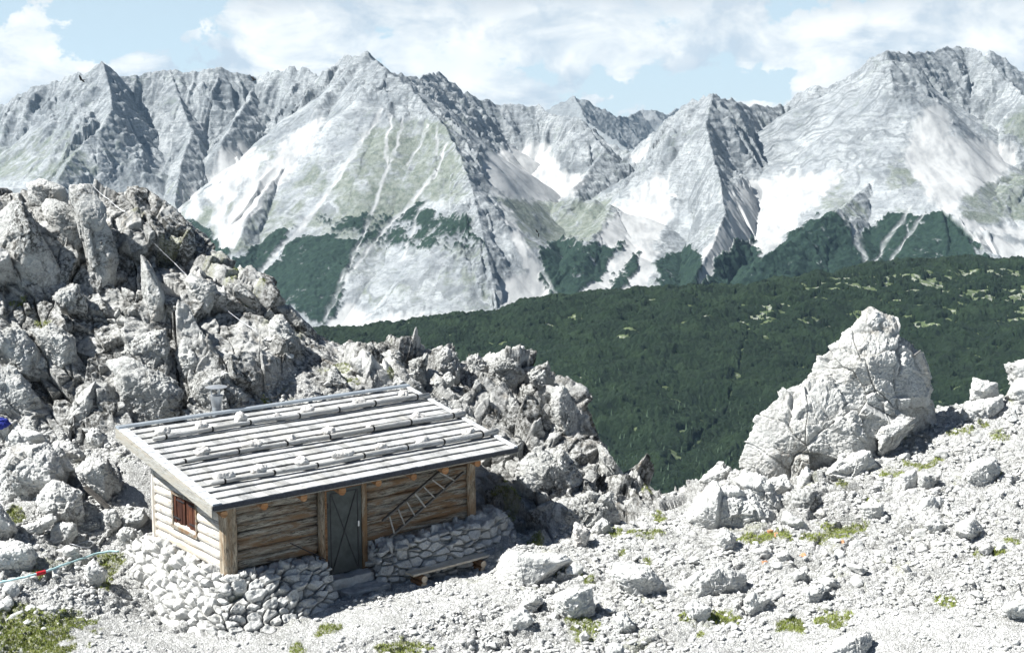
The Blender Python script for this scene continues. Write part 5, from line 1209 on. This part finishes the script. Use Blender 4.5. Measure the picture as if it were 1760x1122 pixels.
PI = [[(385,470),(400,450),(430,435),(470,400),(505,396),(498,412),(440,476),(420,490)],[(432,500),(445,485),(512,408),(560,404),(610,415),(640,402),(610,440),(600,470),(568,548),(552,560),(520,545),(455,520)],[(920,440),(955,415),(1000,428),(1070,424),(1045,462),(1002,512),(955,520),(925,480)],
 [(1195,505),(1240,440),(1262,415),(1300,420),(1312,446),(1350,410),(1395,374),(1440,368),(1470,395),(1490,440),(1500,470),(1400,500),(1200,520)],[(1480,395),(1520,378),(1555,372),(1620,362),(1650,400),(1705,455),(1600,475),(1500,470),(1474,420)],[(1125,450),(1168,430),(1205,440),(1200,510),(1135,510)],[(290,380),(335,378),(392,440),(385,460),(320,440)],[(1085,440),(1100,440),(1070,500),(1040,505)]]
pine = np.zeros(len(H)); pN = fbm(fq / 34., 4, 421)
for p_ in PI: pine = np.maximum(pine, sm(p_, 10))
spots = sm([(540,365),(640,375),(720,345),(800,380),(840,425),(800,440),(700,430),(640,420),(560,400)], 10) * .55
pine = sstep(.42, .60, np.maximum(pine * .95, spots) + pN * .42 + gN2 * .30 + gS * .22) * (np.maximum(pine, spots) > .05)
pine *= (1 - lnm); scree *= (1 - pine); grass *= (1 - scree) * (1 - pine)
hi = sstep(.0, .6, rock) * (1 - scree)
# crags and ledges
soft_ = (1 - .93 * np.maximum(scree, .55 * grass)) * (.5 + .5 * sstep(5, 90, fcd.ravel()))
st = (fq[:, 2] + .16 * fq[:, 0] + 14 * vnoise(fq / 300., 431)) / 21.
led = (st - np.floor(st)); led = (sstep(0., .3, led) - led) * 8.
F1, F2, Hh, Vv = worley(np.stack([fq[:, 0] / 42, fq[:, 1] / 42, fq[:, 2] / 70], 1), 441)
rockr = (.30 + .7 * rock) * soft_
H += ridged(fq / np.array([55, 55, 90]), 5, 451, .58) * 20 * rockr - 6 * rockr + led * rockr * (.25 + .75 * rock) + (F2 - F1) * 9 * rockr * rock
rill = ridged(np.stack([SK / 15., DD / 120., SK * 0], 1), 3, 465, .6)
H += (rill - .4) * 3.6 * (.25 + .75 * rockr) * (1 - .6 * scree) * sstep(4, 40, DD)
H += fbm(fq / 12., 4, 461, .6) * 2.2 * (.12 + rockr) + fbm(fq / np.array([5, 5, 14]), 3, 471, .6) * 1.1 * (.03 + rockr)
a1, a2, a3, a4 = worley(fq / 9., 481); H += pine * (np.clip(1 - a1 ** 2, 0, 1) * 4.5 + 1)
Pf = fq.copy(); Pf[:, 2] = H
zone = np.stack([scree, grass, pine, np.ones(len(H))], 1)
fo = mk('mountain', Pf, gridfaces(*FX.shape), M['far'], smooth=False, attrs={'zone': ('FLOAT_COLOR', zone), 'rockm': ('FLOAT', rock), 'rill': ('FLOAT', np.clip(fbm(np.stack([SK / 8., DD / 90., SK * 0 + 3], 1), 4, 467, .65) * .9 + .5, 0, 1)), 'streak': ('FLOAT', np.clip(.62 + scw * .9, 0, 1))}); tag(fo, kind='structure')
# most distant peaks
DG = [([(880,230,6300),(935,200,6100),(960,180,6050),(988,169,6000),(1010,176,6020),(1045,195,6050),(1060,205,6100),(1078,205,6300),(1100,192,6500),(1120,191,6500),(1150,203,6550),(1162,190,6900),(1185,190,7000),(1260,215,7000)], 1., 200, .7, 20),([(988,169,6000),(1010,215,5700),(1050,240,5500),(1090,262,5300)], .9, 100, .7, 15)]
def dstH(X, Y):
    H = np.full(X.shape, -500.); q = np.stack([X.ravel(), Y.ravel(), X.ravel() * 0], 1)
    wx = (fbm(q / 300., 3, 501) * 60).reshape(X.shape)
    for k, (pts, s1, d1, s2, ga) in enumerate(DG):
        d, z, s, sd_ = seg_field(X, Y, pts, s1, d1, s2); h = z - np.where(d < d1, s1 * d, s1 * d1 + s2 * (d - d1))
        g1 = ridged(np.stack([(s + np.sign(sd_) * 977 + wx).ravel() / 110., d.ravel() / 600., 0 * q[:, 0]], 1), 3, 510 + k).reshape(X.shape)
        H = np.maximum(H, h + sstep(5, 80, d) * ga * 1.6 * (g1 - .4))
    return H
DX, DY = fan(dstH, 820, 1300, int(420 * RES), int(320 * RES), 5000, 7300, 300, 120)
DH = dstH(DX, DY); dq = np.stack([DX, DY, DH], 2).reshape(-1, 3)
dh = DH.ravel() + ridged(dq / 80., 4, 521) * 16 + fbm(dq / 20., 3, 522) * 4
zz = np.zeros((len(dh), 4)); zz[:, 3] = 1; zz[:, 0] = sstep(.1, .6, fbm(dq / 200., 3, 530)) * .5
dq[:, 2] = dh
do = mk('distant_mountain', dq, gridfaces(*DX.shape), M['far'], smooth=False, attrs={'zone': ('FLOAT_COLOR', zz), 'rockm': ('FLOAT', np.ones(len(dh)) * .8)}); tag(do, kind='structure')
# the air between
if HAZE > 0:
    hv = MB(); hv.box(-3600, 3600, -60, 7600, -607, 420)
    m, nt, b = newmat('haze'); nt.nodes.remove(b); pv = nt.nodes.new('ShaderNodeVolumePrincipled'); pv.inputs['Color'].default_value = (.50, .74, 1., 1); pv.inputs['Density'].default_value = HAZE; pv.inputs['Anisotropy'].default_value = .1
    nt.links.new(pv.outputs[0], [x for x in nt.nodes if x.type == 'OUTPUT_MATERIAL'][0].inputs['Volume'])
    ho = hv.build('haze', m); tag(ho, kind='stuff', label='thin bluish mountain air over the whole valley', cat='haze')
# ------------------------------------------------------------------ small things
def bird(px, py, Y, span, pose, label):
    c = W(px, py, Y); mb = MB(); s = span
    # body along local x, wings out to local y; camera-facing roll set by pose
    V = []; Fc = []
    rings = [(-.30, .012, 0), (-.22, .035, 0), (-.10, .055, .0), (.04, .055, .0), (.13, .04, .01), (.18, .035, .02), (.225, .02, .018), (.26, .004, .01)]
    n = 8
    for x, r, z in rings:
        for k in range(n): a = 2 * pi * k / n; V.append((x, r * cos(a), z + r * sin(a)))
    for i in range(len(rings) - 1):
        for k in range(n): Fc.append((i * n + k, i * n + (k + 1) % n, (i + 1) * n + (k + 1) % n, (i + 1) * n + k))
    o = len(V); V += [(-.28, -.02, 0), (-.28, .02, 0), (-.42, .07, 0), (-.42, -.07, 0), (-.28, -.02, .012), (-.28, .02, .012), (-.42, .07, .008), (-.42, -.07, .008)]; Fc += [(o, o + 1, o + 2, o + 3), (o + 7, o + 6, o + 5, o + 4), (o, o + 3, o + 7, o + 4), (o + 1, o + 5, o + 6, o + 2), (o + 3, o + 2, o + 6, o + 7)]
    for sgn, (d1, d2) in ((1, pose[0]), (-1, pose[1])):
        o = len(V); st = [(.0, .12, -.12, 0), (.18, .15, -.12, d1 * .18), (.36, .09, -.11, d1 * .18 + d2 * .18), (.50, .0, -.08, d1 * .18 + d2 * .32)]
        for yy, xf, xb, zz in st: V += [(xf, sgn * (yy + .03), zz + .012), (xb, sgn * (yy + .03), zz), (xf, sgn * (yy + .03), zz - .004), (xb, sgn * (yy + .03), zz - .008)]
        for i in range(3):
            a = o + 4 * i; b = a + 4; Fc += [(a, a + 1, b + 1, b), (a + 2, b + 2, b + 3, a + 3), (a, b, b + 2, a + 2), (a + 1, a + 3, b + 3, b + 1)]
        Fc.append((o + 12, o + 13, o + 15, o + 14))
    mb.add(np.array(V) * s, Fc); ob = mb.build('bird', M['blackbird'], None, smooth=False, loc=tuple(c)); ob.rotation_euler = pose[2]; return tag(ob, label, 'bird', None)
M['blackbird'] = simple('black_plumage', (.008, .008, .009), .6)
bird(140, 138, 60, .42, ((.9, .3), (.5, -.2), (0.5, .1, 2.9)), 'black bird flying before the upper left peak')
bird(437, 138, 62, .42, ((.6, .3), (.7, .4), (.3, -.3, .6)), 'black bird flying against the ridge left of the main summit')
bird(923, 398, 60, .50, ((.1, -.5), (.2, -.6), (.9, .35, 1.2)), 'black bird with bent wings gliding over the green cirque')
bird(769, 73, 160, .55, ((.3, .2), (.3, .2), (0, 0, 1.7)), 'tiny distant bird high in the clouds')
def wire(name, pts, rad, mat, label, cat, nsub=8, sag=0.):
    w_ = [W(*p) if len(p) == 3 else W(p[0], p[1], ghit(*p)) for p in pts]; out = []
    for a, b in zip(w_[:-1], w_[1:]):
        for i in range(nsub): t = i / nsub; q = a + (b - a) * t; q = q - np.array([0, 0, sag * 4 * t * (1 - t)]); out.append(q)
    out.append(w_[-1]); c = out[0].copy(); mb = MB(); mb.tube([q - c for q in out], rad, 6); o = mb.build(name, mat, None, loc=tuple(c)); return tag(o, label, cat)
wire('cable', [(158, 317, 46.2), (188, 343, 45.8), (215, 364, 45.4), (300, 452, 44.6), (375, 520, 43.4), (440, 568, 42.6), (446, 572, 42.4)], .006, M['wire'], 'thin steel cable stretched down the left crag', 'cable', 10, .05)
wire('cable', [(-40, 321, 45.6), (40, 322, 45.6), (76, 323, 45.6)], .006, M['wire'], 'short length of wire across the top of the left crag', 'cable', 6, .02)
def stake(pts, label):
    w_ = [W(*p) for p in pts[:2]]; c = w_[0]; e = empty('marker_pole', tuple(c)); tag(e, label, 'pole')
    mb = MB(); mb.tube([w_[0] - c, (w_[0] + w_[1]) / 2 - c + np.array([.01, 0, 0]), w_[1] - c], [.022, .02, .016], 8); mb.build('pole', M['white_stick'], e)
    if len(pts) > 2:
        q = [W(*p) for p in pts[2:]]; mb = MB(); mb.tube([q[0] - c, q[1] - c], .012, 6); mb.build('guy_wire', M['wire'], e)
stake([(444, 635, 42.6), (447, 568, 42.4), (436, 640, 42.4), (446, 585, 42.4)], 'upright stake on the crag holding the cable end')
stake([(455, 694, 41.3), (443, 648, 41.5), (436, 660, 41.3), (444, 650, 41.5)], 'leaning pale stake just behind the roof')
# hose with red sleeve
def onG(px, py, up=.16):
    Y = ghit(px, py); w_ = W(px, py, Y); return w_ * (1 - up / abs(w_[2]))
hs = [onG(*p) for p in [(-30, 1001), (0, 1000), (30, 994), (55, 988), (78, 982), (110, 970), (140, 960), (165, 951), (190, 947), (208, 947)]]
c = hs[4]; he = empty('water_hose', tuple(c)); tag(he, 'pale turquoise hose with a red sleeve lying across the left rubble', 'hose')
sp_ = []
for a, b in zip(hs[:-1], hs[1:]):
    for i in range(5): sp_.append(a + (b - a) * i / 5 - c + np.array([0, 0, .006 * sin(i * 2)]))
mb = MB(); mb.tube(sp_, .028, 8); mb.build('hose_body', M['turq'], he, smooth=True)
mb = MB(); d_ = (hs[4] - hs[3]) / np.linalg.norm(hs[4] - hs[3]); mb.tube([hs[4] - c - d_ * .22, hs[4] - c], .05, 10); mb.build('sleeve', M['red'], he)
# coiled wire and leaning plank
cp_ = onG(140, 935, .12); pts = [cp_ + np.array([.30 * cos(a), .18 * sin(a), .05 * sin(2 * a)]) for a in np.linspace(0, 6.0, 22)]
mb = MB(); mb.tube([p - cp_ for p in pts], .010, 6); tag(mb.build('wire_loop', M['wire'], None, loc=tuple(cp_)), 'loop of grey wire lying on the stones left of the hut', 'wire')
a, b = W(146, 836, ghit(146, 870) + .1), W(186, 872, ghit(186, 872) - .1); mb = MB(); mb.beam((0, 0, 0), b - a, .16, .07, seg=3, wob=.004); tag(mb.build('plank', M['grey_plank'], None, loc=tuple(a)), 'weathered plank end sticking out under the leaning pale boulder', 'plank')
# iron prop on the front wall and blue bag at the left edge
mb = MB(); p0, p1 = np.array([1.75, -.05, .42]), np.array([2.62, -.30, -.12]); mb.tube([p0, p1], .014, 6); o = mb.build('iron_rod', M['iron'], None); o.location = tuple(HO); o.rotation_euler = (0, 0, RZ); tag(o, 'thin dark iron rod leaning on the log wall left of the door', 'rod')
Yb = 38.6; bp_ = W(-2, 727, Yb); be = empty('backpack', tuple(bp_)); tag(be, 'blue backpack in the shade at the left photo edge', 'backpack')
def lump(name, mat, r3, off, seed, parent, lv=4):
    V, T = ico(lv); X = V * np.array(r3) * (1 + .22 * fbm(V * 2.2, 3, seed))[:, None] + np.array(off); return mk(name, X, T.astype(np.int32), mat, parent, smooth=True)
lump('bag_body', M['blue'], (.30, .18, .17), (0, 0, 0), 3, be); lump('front_pocket', M['blue'], (.14, .07, .10), (.08, -.17, -.03), 9, be, 3)
mb = MB(); mb.tube([(-.1, -.14, .15), (-.05, -.22, .05), (0, -.24, -.08)], .018, 6); mb.build('strap', M['turq'], be)
# ------------------------------------------------------------------ camera, sun, sky
cam = bpy.data.cameras.new('camera'); co = bpy.data.objects.new('camera', cam); C.objects.link(co)
co.location = (0, 0, 0); co.rotation_euler = (pi / 2 - PT, 0, 0); cam.sensor_width = 36; cam.lens = 36 * F / 1760; cam.clip_start = .5; cam.clip_end = 40000
bpy.context.scene.camera = co
SAZ, SEL = radians(-105.5), radians(50)     # heading from +Y, clockwise positive
sd = Vector((sin(SAZ) * cos(SEL), cos(SAZ) * cos(SEL), sin(SEL)))
sl = bpy.data.lights.new('sun', 'SUN'); so = bpy.data.objects.new('sun', sl); C.objects.link(so)
so.rotation_euler = sd.to_track_quat('Z', 'Y').to_euler(); so.location = (-40, -10, 60); sl.energy = 4.1; sl.angle = radians(.53); sl.color = (1., .99, .95)
w = bpy.data.worlds.new('World'); bpy.context.scene.world = w; w.use_nodes = True; nt = w.node_tree; nt.nodes.clear(); n = N(nt)
out = nt.nodes.new('ShaderNodeOutputWorld'); bg = nt.nodes.new('ShaderNodeBackground'); nt.links.new(bg.outputs[0], out.inputs[0])
sky = nt.nodes.new('ShaderNodeTexSky'); sky.sky_type = 'NISHITA'; sky.sun_disc = False; sky.sun_elevation = SEL; sky.sun_rotation = SAZ; sky.altitude = 2300; sky.air_density = 1.; sky.dust_density = .6; sky.ozone_density = 1.5
bg.inputs['Strength'].default_value = .032
tc = nt.nodes.new('ShaderNodeTexCoord'); d = tc.outputs['Generated']
sx_ = nt.nodes.new('ShaderNodeSeparateXYZ'); nt.links.new(d, sx_.inputs[0])
el = sx_.outputs[2]
def mapv(scale, loc=(0, 0, 0)):
    m = nt.nodes.new('ShaderNodeMapping'); m.inputs['Scale'].default_value = scale; m.inputs['Location'].default_value = loc; nt.links.new(d, m.inputs[0]); return m.outputs[0]
def blob(px, py, rx, ry, p=1.):
    """cumulus bank centred on a bearing"""
    c = W(px, py, 1.); c = c / np.linalg.norm(c)
    dx = n.math('SUBTRACT', sx_.outputs[0], float(c[0])); dz = n.math('SUBTRACT', el, float(c[2]))
    a = n.math('POWER', n.math('ABSOLUTE', n.math('DIVIDE', dx, rx / F)), 2.); b_ = n.math('POWER', n.math('ABSOLUTE', n.math('DIVIDE', dz, ry / F)), 2.)
    return n.math('MULTIPLY', n.math('SUBTRACT', 1., n.math('SQRT', n.math('ADD', a, b_))), p)
bl = None
for q in [(60,165,330,110,1.),(20,110,130,80,1.),(300,130,210,60,.9),(560,70,210,110,1.3),(520,110,200,90,1.2),(850,30,420,120,1.4),(980,60,330,100,1.2),(760,110,260,90,1.),(900,160,200,60,.8),(1050,110,110,60,.6),(1210,20,120,60,.8),(1560,80,270,110,1.5),(1700,90,260,160,1.5),(1420,150,90,70,1.),(1250,190,120,26,.6),(1080,190,60,24,.7),(1000,-160,2400,130,1.2),(2600,80,800,130,1.),(-900,100,800,130,1.)]:
    e_ = blob(*q); bl = e_ if bl is None else n.math('MAXIMUM', bl, e_)
warp = n.noise(mapv((1, 1, 1.5)), 9., 10, .62, .3)
warp2 = n.noise(mapv((1, 1, 1.6), (3, 1, 2)), 34., 8, .62, .2)
dens = n.math('ADD', n.math('ADD', bl, n.math('MULTIPLY', n.math('SUBTRACT', warp, .5), 2.6)), n.math('MULTIPLY', n.math('SUBTRACT', warp2, .5), 1.3))
pv_ = n.nt.nodes.new('ShaderNodeTexVoronoi'); pv_.feature = 'SMOOTH_F1'; nt.links.new(n.mix(.06, mapv((1, 1, 1.3)), n.noise(mapv((1, 1, 1)), 40., 4, .6), 'ADD'), pv_.inputs['Vector']); pv_.inputs['Scale'].default_value = 34.
puff = pv_.outputs[0]
dens = n.math('ADD', dens, n.math('MULTIPLY', n.math('SUBTRACT', .42, puff), .9))
# general broken cover higher up, for light
cov = n.noise(mapv((1, 1, 2.)), 2.2, 6, .6)
dens = n.math('MAXIMUM', dens, n.math('SUBTRACT', n.math('MULTIPLY', n.math('SUBTRACT', cov, .60), 7.), n.ramp(el, [(.12, 3.), (.3, 0.)])))
cm = n.ramp(dens, [(.14, 0.), (.26, .85), (.45, 1.)])
# thickness shading: denser parts towards the underside read greyer
sh = n.noise(mapv((1, 1, 2.2), (7, 3, 1)), 14., 8, .6, .4)
strip = n.ramp(n.math('ADD', el, n.math('MULTIPLY', n.math('SUBTRACT', sh, .5), .06)), [(.076, 0.), (.092, 1.)])
ccol = n.mix(n.math('ADD', n.ramp(sh, [(.40, 0.), (.60, .8)]), n.ramp(puff, [(.15, .35), (.55, 0.)]), clamp=True), (6.6, 7.7, 8.9), (11.9, 12.0, 12.0))
ccol = n.mix(n.math('MULTIPLY', strip, .7), ccol, (5.8, 6.7, 7.8))
vz = n.ramp(el, [(0., 1.), (.16, 0.)])
hz = n.mix(n.math('MULTIPLY', vz, .55), sky.outputs[0], (5.6, 7.6, 9.3))
hz = n.mix(n.ramp(el, [(.15, .65), (.32, 0.)]), hz, (8.0, 9.8, 11.2))
col = n.mix(cm, hz, ccol)
lowc = n.ramp(el, [(-.02, 1.), (.0, 0.)])
nt.links.new(n.mix(1., col, (.99, 1.0, .985), 'MULTIPLY'), bg.inputs['Color'])
S = bpy.context.scene
S.view_settings.view_transform = 'Standard'; S.view_settings.look = 'None'; S.view_settings.exposure = EXPO; S.view_settings.gamma = 1
S.render.engine = 'CYCLES'; S.cycles.max_bounces = 5; S.cycles.diffuse_bounces = 3; S.cycles.glossy_bounces = 2; S.cycles.transparent_max_bounces = 4; S.cycles.volume_bounces = 1
S.cycles.use_denoising = True; S.cycles.use_adaptive_sampling = True; S.cycles.adaptive_threshold = .02
S.cycles.caustics_reflective = False; S.cycles.caustics_refractive = False
